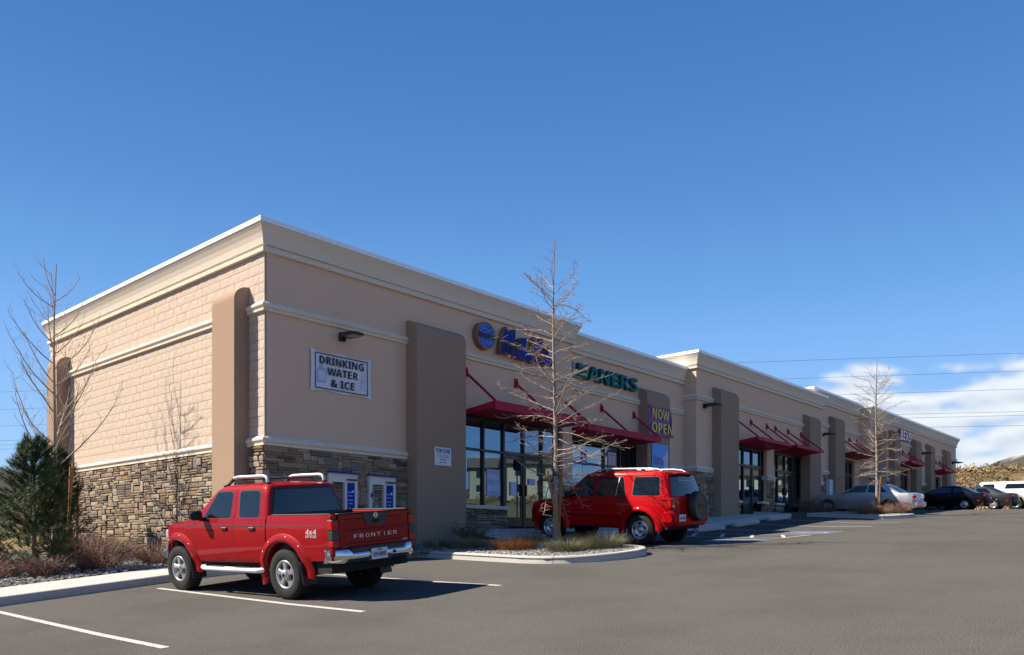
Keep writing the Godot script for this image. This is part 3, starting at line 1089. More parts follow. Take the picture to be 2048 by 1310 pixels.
func shell_end(g: Geo, s: Shell, x: float, bow: float, crown := 0.04) -> void:
	# closes the body at its nose or tail with a bowed face
	var b := s.low(x)
	var t := Shell.it(s.top, x)
	var rows := []
	for j in 11:
		var r := PackedVector3Array()
		for k in 15:
			var u := k / 7.0 - 1.0
			var y := lerpf(b, t + crown * (1.0 - pow(absf(u), 2.6)), j / 10.0)
			r.append(Vector3(x + bow * (1.0 - u * u) * sin(PI * (0.12 + 0.76 * j / 10.0)), y, u * s.w(x, y)))
		rows.append(r)
	if bow < 0 or x < 1.0: rows.reverse()
	g.grid(rows)

func cab_ring(s: Shell, y: float, cr := 0.12) -> PackedVector3Array:
	var xr := s.cabx(y, 1)
	var xf := s.cabx(y, 2)
	var hw := s.cabw(y)
	var p := PackedVector3Array()
	for k in 9: p.append(Vector3(lerpf(xf - cr, xr + cr, k / 8.0), y, -hw))
	for k in range(1, 5):
		var a := PI * 0.5 * k / 5.0
		p.append(Vector3(xr + cr - sin(a) * cr, y, -hw + cr * 0.6 * (1.0 - cos(a))))
	for k in 9:
		var u := k / 4.0 - 1.0
		var hz := hw - cr * 0.6
		p.append(Vector3(xr - s.bow_r * (1.0 - u * u), y, u * hz))
	for k in range(4, 0, -1):
		var a := PI * 0.5 * k / 5.0
		p.append(Vector3(xr + cr - sin(a) * cr, y, hw - cr * 0.6 * (1.0 - cos(a))))
	for k in 9: p.append(Vector3(lerpf(xr + cr, xf - cr, k / 8.0), y, hw))
	for k in range(1, 5):
		var a := PI * 0.5 * k / 5.0
		p.append(Vector3(xf - cr + sin(a) * cr, y, hw - cr * 0.6 * (1.0 - cos(a))))
	for k in 9:
		var u := 1.0 - k / 4.0
		var hz := hw - cr * 0.6
		p.append(Vector3(xf + s.bow_f * (1.0 - u * u), y, u * hz))
	for k in range(4, 0, -1):
		var a := PI * 0.5 * k / 5.0
		p.append(Vector3(xf - cr + sin(a) * cr, y, -hw + cr * 0.6 * (1.0 - cos(a))))
	return p

func shell_cab(g: Geo, s: Shell, crown := 0.06, cr := 0.12) -> void:
	var rows := []
	var y0: float = s.cab[0][0]
	var y1: float = s.cab[-1][0]
	var ys := []
	for i in s.cab.size() - 1:
		for k in 4: ys.append(lerpf(s.cab[i][0], s.cab[i + 1][0], k / 4.0))
	ys.append(y1)
	for y in ys: rows.append(cab_ring(s, y, cr))
	var last: PackedVector3Array = rows[-1]
	var c := Vector3.ZERO
	for p in last: c += p / last.size()
	for f in [0.94, 0.82, 0.6, 0.3, 0.0]:
		var r := PackedVector3Array()
		for p in last: r.append(Vector3(c.x + (p.x - c.x) * f, y1 + crown * (1.0 - f * f), c.z + (p.z - c.z) * f))
		rows.append(r)
	g.grid(rows, true)

func round_poly(p: Array, r: float) -> PackedVector2Array:
	var o := PackedVector2Array()
	var n := p.size()
	for i in n:
		var a: Vector2 = p[(i + n - 1) % n]
		var b: Vector2 = p[i]
		var c: Vector2 = p[(i + 1) % n]
		var d0 := (a - b).normalized()
		var d1 := (c - b).normalized()
		var rr := minf(r, minf((a - b).length(), (c - b).length()) * 0.45)
		for k in 5:
			var t := k / 4.0
			var q0 := b + d0 * rr
			var q1 := b + d1 * rr
			o.append(q0.lerp(b, t).lerp(b.lerp(q1, t), t))
	return o

func side_pane(s: Shell, p: Array, r: float, off: float, sg: float) -> Geo:
	# a pane that lies on the cab's side
	var g := Geo.new()
	g.smooth()
	var o := round_poly(p, r)
	var t := Geometry2D.triangulate_polygon(o)
	var f := func(v: Vector2, d: float) -> Vector3: return Vector3(v.x, v.y, sg * (s.cabw(v.y) + d))
	for i in range(0, t.size(), 3):
		g.tri(f.call(o[t[i]], off), f.call(o[t[i + 1]], off), f.call(o[t[i + 2]], off))
	g.flat()
	for i in o.size():
		var a := o[i]
		var b := o[(i + 1) % o.size()]
		g.quad(f.call(a, off), f.call(b, off), f.call(b, -0.01), f.call(a, -0.01))
	return g

func end_pane(s: Shell, y0: float, y1: float, in0: float, in1: float, off: float, front: bool) -> Geo:
	# windscreen or rear window: follows the bowed end of the cab
	var g := Geo.new()
	var rows := []
	for j in 9:
		var y := lerpf(y0, y1, j / 8.0)
		var hz := s.cabw(y) - 0.072
		var lim := hz - lerpf(in0, in1, j / 8.0)
		var r := PackedVector3Array()
		for k in 11:
			var z := lerpf(-lim, lim, k / 10.0)
			var u := z / hz
			var x := s.cabx(y, 2) + s.bow_f * (1 - u * u) + off if front else s.cabx(y, 1) - s.bow_r * (1 - u * u) - off
			r.append(Vector3(x, y, z))
		rows.append(r)
	g.grid(rows)
	return g

func seam(s: Shell, pts: Array, sg: float, wd := 0.007, off := 0.0015) -> Geo:
	# a dark gap between panels, on the body's side
	var g := Geo.new()
	var path := PackedVector2Array()
	for i in pts.size() - 1:
		var n := maxi(1, int((pts[i + 1] - pts[i]).length() / 0.05))
		for k in n: path.append(pts[i].lerp(pts[i + 1], float(k) / n))
	path.append(pts[-1])
	var rows := []
	for i in path.size():
		var d := (path[mini(i + 1, path.size() - 1)] - path[maxi(i - 1, 0)]).normalized()
		var q := Vector2(-d.y, d.x) * wd * 0.5
		var a := path[i] + q
		var b := path[i] - q
		rows.append(PackedVector3Array([Vector3(a.x, a.y, sg * (surf(s, a) + off)), Vector3(b.x, b.y, sg * (surf(s, b) + off))]))
	g.grid(rows)
	return g

func surf(s: Shell, p: Vector2) -> float:
	return s.w(p.x, p.y) if p.y <= Shell.it(s.top, p.x) else s.cabw(p.y)

func flare(s: Shell, a: Array, r1: float, out: float, sg: float, a0 := 0.0, a1 := PI) -> Geo:
	var g := Geo.new()
	var rows := []
	for k in 29:
		var t := lerpf(a0, a1, k / 28.0)
		var row := PackedVector3Array()
		for q in [[a[2] - 0.012, -0.1], [a[2] - 0.012, out], [lerpf(a[2], r1, 0.35), out + 0.006], [lerpf(a[2], r1, 0.8), out * 0.55], [r1, -0.004]]:
			var p := Vector2(a[0] + cos(t) * q[0], a[1] + sin(t) * q[0] * (1.0 if q[0] < a[2] else 0.94))
			row.append(Vector3(p.x, p.y, sg * (s.w(p.x, maxf(p.y, 0.5)) + q[1])))
		rows.append(row)
	if sg < 0: rows.reverse()
	g.grid(rows)
	return g

func wheel(car: Node3D, x: float, y: float, z: float, r: float, w: float, rim: float, style: String, sg: float) -> void:
	# z is the middle of the tread; sg the side that shows
	var b := Basis(Vector3(1, 0, 0), Vector3(0, 0, sg), Vector3(0, -sg, 0))
	var X := Transform3D(b, Vector3(x, y, z))
	var g := Geo.new()
	var h := w * 0.5
	g.lathe([Vector2(rim, -h * 0.8), Vector2(rim + 0.012, -h * 0.92), Vector2(lerpf(rim, r, 0.5), -h), Vector2(r - 0.03, -h * 0.94), Vector2(r - 0.008, -h * 0.78), Vector2(r, -h * 0.6), Vector2(r, h * 0.6), Vector2(r - 0.008, h * 0.78), Vector2(r - 0.03, h * 0.94), Vector2(lerpf(rim, r, 0.55), h), Vector2(lerpf(rim, r, 0.3), h * 0.985), Vector2(rim + 0.012, h * 0.93), Vector2(rim, h * 0.84)], 48, X)
	for k in 44:
		var a := TAU * k / 44.0
		for row in 4:
			var d := Vector3(cos(a + row * 0.035), 0, sin(a + row * 0.035))
			var t := Vector3(-d.z, 0, d.x)
			g.box(X * (d * (r - 0.001) + Vector3(0, (row - 1.5) * w * 0.205, 0)), Vector3(0.014, w * 0.17, r * 0.1), b * Basis(d, UP, t.cross(UP) if false else d.cross(UP)))
	var o := part("wheel", g, M.tyre, car)
	var m := Geo.new()
	m.lathe([Vector2(rim + 0.006, h * 0.86), Vector2(rim + 0.004, h * 0.93), Vector2(rim - 0.008, h * 0.95), Vector2(rim - 0.022, h * 0.88), Vector2(rim - 0.028, h * 0.6), Vector2(rim - 0.03, -h * 0.5)], 48, X)
	if style == "five":
		for k in 5:
			var a := TAU * k / 5.0 + 0.3
			var poly := PackedVector2Array([Vector2(0.03, -0.062), Vector2(rim * 0.55, -0.036), Vector2(rim - 0.02, -0.062), Vector2(rim - 0.02, 0.062), Vector2(rim * 0.55, 0.036), Vector2(0.03, 0.062)])
			var sx := X * Transform3D(Basis(Vector3(cos(a), 0, sin(a)), Vector3(sin(a), 0, -cos(a)), Vector3(0, 1, 0)), Vector3(0, h * 0.52, 0))
			m.prism(poly, sx, h * 0.3)
			m.prism(PackedVector2Array([Vector2(0.06, -0.022), Vector2(rim - 0.03, -0.03), Vector2(rim - 0.03, 0.03), Vector2(0.06, 0.022)]), sx * Transform3D(Basis.IDENTITY, Vector3(0, 0, h * 0.3)), h * 0.07)
		m.lathe([Vector2(0.075, h * 0.5), Vector2(0.072, h * 0.95), Vector2(0.06, h * 1.12), Vector2(0.03, h * 1.16), Vector2(0.0, h * 1.16)], 20, X)
	elif style == "steel":
		m.lathe([Vector2(rim - 0.03, h * 0.62), Vector2(rim * 0.8, h * 0.78), Vector2(rim * 0.62, h * 0.82), Vector2(rim * 0.42, h * 0.58), Vector2(rim * 0.3, h * 0.56), Vector2(rim * 0.28, h * 0.86), Vector2(rim * 0.18, h * 0.95), Vector2(0.0, h * 0.96)], 36, X)
	else:
		m.lathe([Vector2(rim - 0.02, h * 0.7), Vector2(rim * 0.8, h * 0.86), Vector2(rim * 0.4, h * 0.9), Vector2(rim * 0.3, h * 1.0), Vector2(0.0, h * 1.02)], 30, X)
	var ri := part("rim", m, M.alloy, o)
	var d := Geo.new()
	if style == "five":
		d.lathe([Vector2(rim - 0.03, -h * 0.1), Vector2(rim * 0.4, h * 0.1), Vector2(0.0, h * 0.1)], 24, X)
	else:
		var n := 5 if style == "steel" else 7
		for k in n:
			var a := TAU * k / n + 0.25
			var poly := PackedVector2Array()
			for q in 12:
				var u := TAU * q / 12.0
				poly.append(Vector2(cos(u) * rim * 0.1, sin(u) * rim * (0.2 if style == "steel" else 0.14)))
			d.prism(poly, X * Transform3D(Basis(Vector3(cos(a), 0, sin(a)), Vector3(sin(a), 0, -cos(a)), Vector3(0, 1, 0)), Vector3(cos(a), 0, sin(a)) * rim * 0.72 + Vector3(0, h * 0.775, 0)), h * 0.06)
		d.lathe([Vector2(rim - 0.03, -h * 0.1), Vector2(0.0, -h * 0.1)], 24, X)
	part("wheel_opening", d, M.dark, o)
	if style == "five":
		var c := Geo.new()
		c.lathe([Vector2(0.03, h * 1.165), Vector2(0.03, h * 1.2), Vector2(0.0, h * 1.2)], 16, X)
		part("hub_cap", c, M.trim_dark, o)

func underside(car: Node3D, x0: float, x1: float, y0: float, y1: float, hw: float, arches: Array) -> void:
	var g := Geo.new()
	var xs := [x0]
	for a in arches:
		xs.append(a[0] - a[2])
		xs.append(a[0] + a[2])
	xs.append(x1)
	for i in range(0, xs.size(), 2):
		if xs[i + 1] > xs[i] + 0.02: g.box(Vector3((xs[i] + xs[i + 1]) * 0.5, (y0 + y1) * 0.5, 0), Vector3(xs[i + 1] - xs[i], y1 - y0, hw * 2 - 0.06))
	for a in arches:
		g.box(Vector3(a[0], (y0 + y1) * 0.5 + 0.1, 0), Vector3(a[2] * 2, y1 - y0 + 0.1, hw * 2 - 0.66))
		# wheel houses
		for sg in [-1.0, 1.0]:
			var rows := []
			for k in 17:
				var t := PI * k / 16.0
				var p := Vector2(a[0] + cos(t) * (a[2] + 0.004), a[1] + sin(t) * (a[2] + 0.004))
				rows.append(PackedVector3Array([Vector3(p.x, p.y, sg * (hw - 0.03)), Vector3(p.x, p.y, sg * (hw - 0.36))]))
			g.grid(rows)
		g.bar(Vector3(a[0], 0.36, -hw + 0.2), Vector3(a[0], 0.36, hw - 0.2), 0.09, 0.09)
	part("underbody", g, M.dark, car)

func mirror_shell(car: Node3D, s: Shell, x: float, y: float, sg: float, m: Material, sz := Vector3(0.12, 0.15, 0.19)) -> void:
	var g := Geo.new()
	var z := s.w(x, minf(y, Shell.it(s.top, x)))
	g.bbox(Vector3(x, y + sz.y * 0.5 - 0.02, sg * (z + sz.z * 0.5 + 0.045)), sz, 0.035)
	g.bbox(Vector3(x - 0.02, y - 0.01, sg * (z + 0.03)), Vector3(0.09, 0.06, 0.12), 0.015)
	var o := part("wing_mirror", g, m, car)
	var k := Geo.new()
	k.bbox(Vector3(x - sz.x * 0.5 - 0.002, y + sz.y * 0.5 - 0.02, sg * (z + sz.z * 0.5 + 0.045)), Vector3(0.008, sz.y - 0.03, sz.z - 0.03), 0.003)
	part("mirror_glass", k, M.car_glass, o)

func set_car(car: Node3D, x: float, z: float, nose_left_deg: float, wb: float, track: float, scale := 1.0) -> void:
	# puts the rear axle over (x, z), nose towards the shops, all wheels on the ground
	var d := deg_to_rad(nose_left_deg)
	var f := Vector3(-sin(d), 0, -cos(d))
	var r := Vector3(cos(d), 0, -sin(d))
	var p := Vector3(x, 0, z)
	var a := on((p + r * track * 0.5).x, (p + r * track * 0.5).z)
	var b := on((p - r * track * 0.5).x, (p - r * track * 0.5).z)
	var c := p + f * wb
	var q := on((c + r * track * 0.5).x, (c + r * track * 0.5).z)
	var t := on((c - r * track * 0.5).x, (c - r * track * 0.5).z)
	var fx := ((q + t) - (a + b)).normalized()
	var rz := ((a + q) - (b + t)).normalized()
	var uy := rz.cross(fx).normalized()
	rz = fx.cross(uy).normalized()
	car.transform = Transform3D(Basis(fx, uy, rz).scaled_local(Vector3.ONE * scale), (a + b) * 0.5)

func car_materials() -> void:
	var m := mat("red_metallic", lin(0.27, 0.005, 0.009), 0.5, 0.1, 0.15)
	m.clearcoat_enabled = true
	m.clearcoat = 0.5
	m.clearcoat_roughness = 0.04
	m = mat("red_paint", lin(0.40, 0.004, 0.007), 0.6, 0.0, 0.1)
	m.clearcoat_enabled = true
	m.clearcoat = 0.3
	m.clearcoat_roughness = 0.06
	m = mat("silver_paint", lin(0.42, 0.43, 0.46), 0.36, 0.5)
	m.clearcoat_enabled = true
	m.clearcoat = 1.0
	m.clearcoat_roughness = 0.05
	m = mat("black_paint", lin(0.005, 0.006, 0.010), 0.4, 0.0, 0.15)
	m.clearcoat_enabled = true
	m.clearcoat = 0.4
	m.clearcoat_roughness = 0.04
	m = mat("grey_paint", lin(0.016, 0.018, 0.022), 0.4, 0.0, 0.2)
	m.clearcoat_enabled = true
	m.clearcoat = 0.5
	m = mat("white_paint", lin(0.74, 0.74, 0.73), 0.35)
	m.clearcoat_enabled = true
	m.clearcoat = 0.7
	m = mat("beige_paint", lin(0.38, 0.36, 0.32), 0.4)
	m = mat("car_glass", lin(0.006, 0.007, 0.008), 0.03, 0.0, 0.75)
	m = mat("seal", lin(0.008, 0.008, 0.008), 0.6)
	m = mat("gap", lin(0.004, 0.002, 0.002), 0.8)
	m = mat("dark", lin(0.008, 0.008, 0.008), 0.9)
	m = mat("tyre", lin(0.022, 0.021, 0.021), 0.85, 0.0, 0.35)
	m = mat("alloy", lin(0.56, 0.56, 0.57), 0.3, 0.75)
	m = mat("chrome", lin(0.62, 0.64, 0.67), 0.16, 1.0)
	m = mat("satin", lin(0.62, 0.62, 0.62), 0.42, 0.6)
	m = mat("trim_dark", lin(0.02, 0.02, 0.021), 0.5)
	m = mat("red_lamp", lin(0.42, 0.008, 0.01), 0.12)
	m = mat("smoke_lamp", lin(0.05, 0.045, 0.042), 0.12)
	m = mat("clear_lamp", lin(0.55, 0.56, 0.57), 0.1, 0.3)
	m = mat("amber_lamp", lin(0.5, 0.13, 0.02), 0.2)
	m = mat("plate", lin(0.62, 0.64, 0.66), 0.5)
	m = mat("plate_ink", lin(0.02, 0.05, 0.16), 0.5)
	m = mat("decal", lin(0.5, 0.42, 0.42), 0.4)

func make_pickup() -> void:
	var t := thing("pickup_truck", "dark red crew cab pickup truck with a silver roof rack, parked nearest", "pickup truck")
	var s := Shell.new()
	s.hw = 0.85
	s.plan = [[-1.1, 0.965], [-0.9, 0.99], [-0.4, 1.0], [2.6, 1.0], [3.1, 0.97], [3.35, 0.9], [3.5, 0.8], [3.56, 0.7]]
	s.side = [[0.36, 0.9], [0.52, 0.955], [0.62, 0.985], [0.8, 1.0], [1.0, 1.0], [1.12, 0.99], [1.14, 0.978], [1.2, 0.972], [1.27, 0.955], [1.3, 0.93]]
	s.top = [[-1.1, 1.275], [0.4, 1.275], [0.42, 1.255], [2.1, 1.245], [2.5, 1.225], [2.9, 1.195], [3.2, 1.15], [3.4, 1.07], [3.5, 0.96], [3.56, 0.84]]
	s.bot = [[-1.1, 0.62], [-0.5, 0.6], [0.5, 0.55], [2.4, 0.53], [3.4, 0.5], [3.56, 0.5]]
	s.arches = [[0.0, 0.4, 0.5], [2.94, 0.4, 0.5]]
	s.cab = [[1.2, 0.42, 2.56, 0.815], [1.255, 0.42, 2.46, 0.80], [1.7, 0.51, 1.93, 0.672], [1.745, 0.54, 1.83, 0.645], [1.77, 0.6, 1.74, 0.60]]
	s.bow_f = 0.16
	s.bow_r = 0.04
	var g := Geo.new()
	shell_sides(g, s, 0.43, 3.56)
	shell_deck(g, s, 0.43, 3.56, 0.045)
	shell_end(g, s, 3.56, 0.06, 0.03)
	part("body", g, M.red_metallic, t)
	var cg := Geo.new()
	shell_cab(cg, s, 0.045)
	part("cab", cg, M.red_metallic, t)
	# cargo bed: outer sides, inner walls, rails
	var bg := Geo.new()
	shell_sides(bg, s, -1.1, 0.405)
	for sg in [-1.0, 1.0]:
		var a := []
		var c := []
		for k in 6:
			var x := lerpf(-1.1, 0.405, k / 5.0)
			var w0 := s.w(x, 1.275)
			a.append(PackedVector3Array([Vector3(x, 1.275, sg * w0), Vector3(x, 1.283, sg * (w0 - 0.02)), Vector3(x, 1.283, sg * (w0 - 0.07)), Vector3(x, 1.27, sg * (w0 - 0.09)), Vector3(x, 0.78, sg * (w0 - 0.1))]))
		bg.grid(a)
	bg.box(Vector3(0.395, 1.0, 0), Vector3(0.02, 0.52, 1.5))
	var bed := part("cargo_bed", bg, M.red_metallic, t)
	var li := Geo.new()
	li.box(Vector3(-0.34, 0.79, 0), Vector3(1.46, 0.03, 1.46))
	li.box(Vector3(0.375, 1.04, 0), Vector3(0.016, 0.46, 1.44))
	for sg in [-1.0, 1.0]:
		li.box(Vector3(-0.34, 1.03, sg * 0.715), Vector3(1.44, 0.47, 0.012))
		li.box(Vector3(-0.02, 0.92, sg * 0.6), Vector3(0.8, 0.24, 0.22))
	part("bed_liner", li, M.trim_dark, bed)
	for sg in [-1.0, 1.0]:
		var rc := Geo.new()
		rc.bbox(Vector3(-0.36, 1.29, sg * 0.755), Vector3(1.38, 0.016, 0.06), 0.005)
		part("rail_cap", rc, M.trim_dark, bed)
	# tailgate
	var tg := Geo.new()
	tg.bbox(Vector3(-1.1, 1.03, 0), Vector3(0.06, 0.5, 1.4), 0.015)
	var gate := part("tailgate", tg, M.red_metallic, t)
	for q in [[1.2, -0.42, 0.36], [1.2, 0.42, 0.36], [1.045, 0.0, 1.26], [0.845, 0.0, 1.26]]:
		var f := Geo.new()
		f.bbox(Vector3(-1.1305, q[0], q[1]), Vector3(0.006, 0.014, q[2]), 0.002)
		part("pressed_line", f, M.gap, gate)
	var pn := Geo.new()
	pn.bbox(Vector3(-1.133, 0.945, 0), Vector3(0.008, 0.15, 1.22), 0.003)
	part("pressed_panel", pn, M.red_metallic, gate)
	var hp := Geo.new()
	hp.prism(PackedVector2Array([Vector2(-0.25, 1.275), Vector2(0.25, 1.275), Vector2(0.19, 1.105), Vector2(0.15, 1.09), Vector2(-0.15, 1.09), Vector2(-0.19, 1.105)]), Transform3D(Basis(Vector3(0, 0, 1), UP, Vector3(-1, 0, 0)), Vector3(-1.128, 0, 0)), 0.016)
	var hh := part("handle_panel", hp, M.trim_dark, gate)
	var hs := Geo.new()
	hs.box(Vector3(-1.146, 1.145, 0.0), Vector3(0.004, 0.045, 0.14))
	part("handle_slot", hs, M.gap, hh)
	var em := Geo.new()
	var EX := Transform3D(Basis(Vector3(0, 0, 1), Vector3(-1, 0, 0), Vector3(0, -1, 0)), Vector3(-1.144, 1.235, 0.0))
	em.lathe([Vector2(0.03, 0.0), Vector2(0.03, 0.009), Vector2(0.042, 0.009), Vector2(0.042, 0.0)], 24, EX, true)
	em.box(Vector3(-1.15, 1.235, 0.0), Vector3(0.01, 0.018, 0.1))
	part("emblem", em, M.chrome, hh)
	var back := Basis(Vector3(0, 0, 1), UP, Vector3(-1, 0, 0))
	# lettering reads from behind: its x runs to the vehicle's right
	var tx := -0.44
	for ch in "FRONTIER":
		var cw := 0.022 if ch == "I" else 0.075
		words("letter", ch, M.satin, gate, cw, 0.055, 0.006, Transform3D(back, Vector3(-1.137, 0.917, tx + (0.03 if ch == "I" else 0.0))), "Droid Sans", 400)
		tx += 0.114
	words("badge", "DESERT", M.satin, gate, 0.1, 0.022, 0.004, Transform3D(back, Vector3(-1.13, 0.815, 0.56)), "Droid Sans", 700)
	var gl := Geo.new()
	gl.bbox(Vector3(-1.1, 1.285, 0.0), Vector3(0.075, 0.016, 1.42), 0.006)
	part("top_cap", gl, M.trim_dark, gate)
	# tail lamps: wrap the corners
	for sg in [-1.0, 1.0]:
		for q in [[1.055, 1.2, "red_lamp"], [0.91, 1.05, "smoke_lamp"], [0.81, 0.905, "red_lamp"]]:
			var l := Geo.new()
			l.bbox(Vector3(-1.085, (q[0] + q[1]) * 0.5, sg * 0.775), Vector3(0.12, q[1] - q[0], 0.125), 0.018)
			part("tail_lamp", l, M[q[2]], t)
		var hsg := Geo.new()
		hsg.bbox(Vector3(-1.076, 1.005, sg * 0.772), Vector3(0.118, 0.41, 0.115), 0.01)
		part("lamp_housing", hsg, M.trim_dark, t)
		var post := Geo.new()
		post.bbox(Vector3(-1.07, 0.74, sg * 0.77), Vector3(0.075, 0.14, 0.11), 0.015)
		var upper := Geo.new()
		upper.bbox(Vector3(-1.07, 1.24, sg * 0.765), Vector3(0.075, 0.075, 0.11), 0.015)
		part("corner_post", upper, M.red_metallic, t)
		part("corner_post", post, M.red_metallic, t)
	# rear bumper
	var bm := Geo.new()
	var rows := []
	for k in 25:
		var u := k / 12.0 - 1.0
		var z := u * 0.88
		var e := smoothstep(0.72, 1.0, absf(u))
		var x := -1.2 + 0.2 * pow(e, 1.6)
		var drop := 0.05 if absf(u) < 0.3 else 0.0
		var ty := 0.715 + 0.06 * smoothstep(0.62, 0.66, absf(u))
		rows.append(PackedVector3Array([Vector3(-1.03, ty, z * 0.99), Vector3(x + 0.02, ty, z), Vector3(x, ty - 0.02, z), Vector3(x - 0.005, 0.66, z), Vector3(x + 0.005, 0.58 + 0.01 * e, z), Vector3(x + 0.04, 0.56 + 0.02 * e, z), Vector3(-1.03, 0.59, z * 0.98)]))
	bm.grid(rows)
	bm.flat()
	for e in [0, 24]:
		for k in range(1, 6): bm.tri(rows[e][0], rows[e][k], rows[e][k + 1])
	var bumper := part("rear_bumper", bm, M.chrome, t)
	var sp := Geo.new()
	sp.bbox(Vector3(-1.11, 0.74, 0), Vector3(0.16, 0.09, 1.06), 0.015)
	sp.bbox(Vector3(-1.14, 0.60, 0), Vector3(0.14, 0.1, 0.5), 0.02)
	part("step_pad", sp, M.trim_dark, bumper)
	var hole := Geo.new()
	hole.bbox(Vector3(-1.205, 0.655, 0.3), Vector3(0.012, 0.045, 0.07), 0.004)
	part("bumper_hole", hole, M.gap, bumper)
	var pl := Geo.new()
	pl.bbox(Vector3(-1.216, 0.66, -0.02), Vector3(0.01, 0.165, 0.325), 0.003)
	var plate := part("licence_plate", pl, M.plate, t)
	words("plate_number", "439-MWX", M.plate_ink, plate, 0.27, 0.075, 0.003, Transform3D(back, Vector3(-1.221, 0.615, -0.155)), "Droid Sans", 700)
	words("plate_state", "NEVADA", M.plate_ink, plate, 0.1, 0.024, 0.003, Transform3D(back, Vector3(-1.221, 0.707, -0.07)), "Droid Sans", 700)
	# windows
	for sg in [-1.0, 1.0]:
		var fw := [Vector2(1.39, 1.262), Vector2(2.14, 1.255), Vector2(1.83, 1.672), Vector2(1.42, 1.672)]
		var rw := [Vector2(0.63, 1.265), Vector2(1.135, 1.265), Vector2(1.215, 1.672), Vector2(0.70, 1.672)]
		for k in 2:
			var q: Array = [fw, rw][k]
			var c := Vector2.ZERO
			for p in q: c += p * 0.25
			var big := []
			for p in q: big.append(p + (p - c).normalized() * 0.032)
			part("window_seal", side_pane(s, big, 0.07, 0.003, sg), M.seal, t)
			part("side_window", side_pane(s, q, 0.06, 0.007, sg), M.car_glass, t)
		for q in [[Vector2(2.36, 1.23), Vector2(2.43, 1.0), Vector2(2.33, 0.6)], [Vector2(1.27, 1.24), Vector2(1.29, 0.9), Vector2(1.24, 0.7), Vector2(1.16, 0.57)], [Vector2(0.52, 1.24), Vector2(0.53, 0.86)], [Vector2(0.45, 0.578), Vector2(2.33, 0.552)]]:
			part("panel_gap", seam(s, q, sg), M.gap, t)
		part("panel_gap", seam(s, [Vector2(-1.03, 1.13), Vector2(2.9, 1.12)], sg, 0.008), M.gap, t)
		part("panel_gap", seam(s, [Vector2(1.27, 1.25), Vector2(1.32, 1.74)], sg, 0.008, 0.003), M.gap, t)
		for hx in [1.5, 0.76]:
			var h := Geo.new()
			var hz := s.w(hx, 1.08)
			h.bbox(Vector3(hx, 1.085, sg * (hz + 0.012)), Vector3(0.15, 0.05, 0.03), 0.012)
			part("door_handle", h, M.trim_dark, t)
		for a in s.arches:
			part("fender_flare", flare(s, a, 0.66, 0.035, sg, -0.35, PI + 0.1), M.red_metallic, t)
			for q in [0.62, 1.0, 1.75, 2.3]:
				var bo := Geo.new()
				var p := Vector2(a[0] + cos(q) * 0.6, a[1] + sin(q) * 0.57)
				bo.lathe([Vector2(0.013, 0.0), Vector2(0.012, 0.008), Vector2(0.0, 0.012)], 8, Transform3D(Basis(Vector3(1, 0, 0), Vector3(0, 0, sg), Vector3(0, -sg, 0)), Vector3(p.x, p.y, sg * (s.w(p.x, p.y) + 0.02))))
				part("flare_bolt", bo, M.satin, t)
			var mf := Geo.new()
			mf.bbox(Vector3(a[0] - 0.47, 0.42, sg * 0.77), Vector3(0.02, 0.36, 0.26), 0.006, Basis(Vector3(0, 0, 1), -0.18))
			part("mud_flap", mf, M.trim_dark, t)
		# side step
		var st := Geo.new()
		st.tube(PackedVector3Array([Vector3(0.5, 0.44, sg * 0.7), Vector3(0.55, 0.435, sg * 0.83), Vector3(0.66, 0.43, sg * 0.88), Vector3(2.1, 0.43, sg * 0.88), Vector3(2.22, 0.435, sg * 0.83), Vector3(2.26, 0.44, sg * 0.7)]), 0.042, 0.042, 12)
		var step := part("side_step", st, M.white_paint, t)
		for q in [[0.75, 1.2], [1.5, 2.0]]:
			var pd := Geo.new()
			pd.bbox(Vector3((q[0] + q[1]) * 0.5, 0.468, sg * 0.872), Vector3(q[1] - q[0], 0.018, 0.075), 0.006)
			part("tread_pad", pd, M.trim_dark, step)
		mirror_shell(t, s, 2.12, 1.25, sg, M.black_paint)
		var hl := Geo.new()
		hl.bbox(Vector3(3.42, 0.98, sg * 0.62), Vector3(0.16, 0.15, 0.24), 0.03)
		part("headlamp", hl, M.clear_lamp, t)
		# roof rack: one rail each side, stood off the roof
		var rk := Geo.new()
		rk.tube(PackedVector3Array([Vector3(0.66, 1.775, sg * 0.56), Vector3(0.665, 1.85, sg * 0.56), Vector3(0.70, 1.888, sg * 0.56), Vector3(0.78, 1.9, sg * 0.56), Vector3(1.45, 1.905, sg * 0.56), Vector3(1.56, 1.885, sg * 0.56)]), 0.028, 0.028, 10)
		var rail := part("roof_rack_rail", rk, M.satin, t)
		var rf := Geo.new()
		rf.tube(PackedVector3Array([Vector3(1.54, 1.89, sg * 0.56), Vector3(1.72, 1.79, sg * 0.56), Vector3(1.84, 1.765, sg * 0.56)]), 0.03, 0.02, 8)
		rf.box(Vector3(0.67, 1.785, sg * 0.56), Vector3(0.1, 0.03, 0.07))
		part("rack_foot", rf, M.trim_dark, rail)
		wheel(t, 0.0, 0.387, sg * 0.735, 0.387, 0.25, 0.215, "five", sg)
		wheel(t, 2.94, 0.387, sg * 0.735, 0.387, 0.25, 0.215, "five", sg)
		var bb := Basis(Vector3(-sg, 0, 0) * -1.0, UP, Vector3(0, 0, sg)) if sg > 0 else Basis(Vector3(-1, 0, 0), UP, Vector3(0, 0, -1))
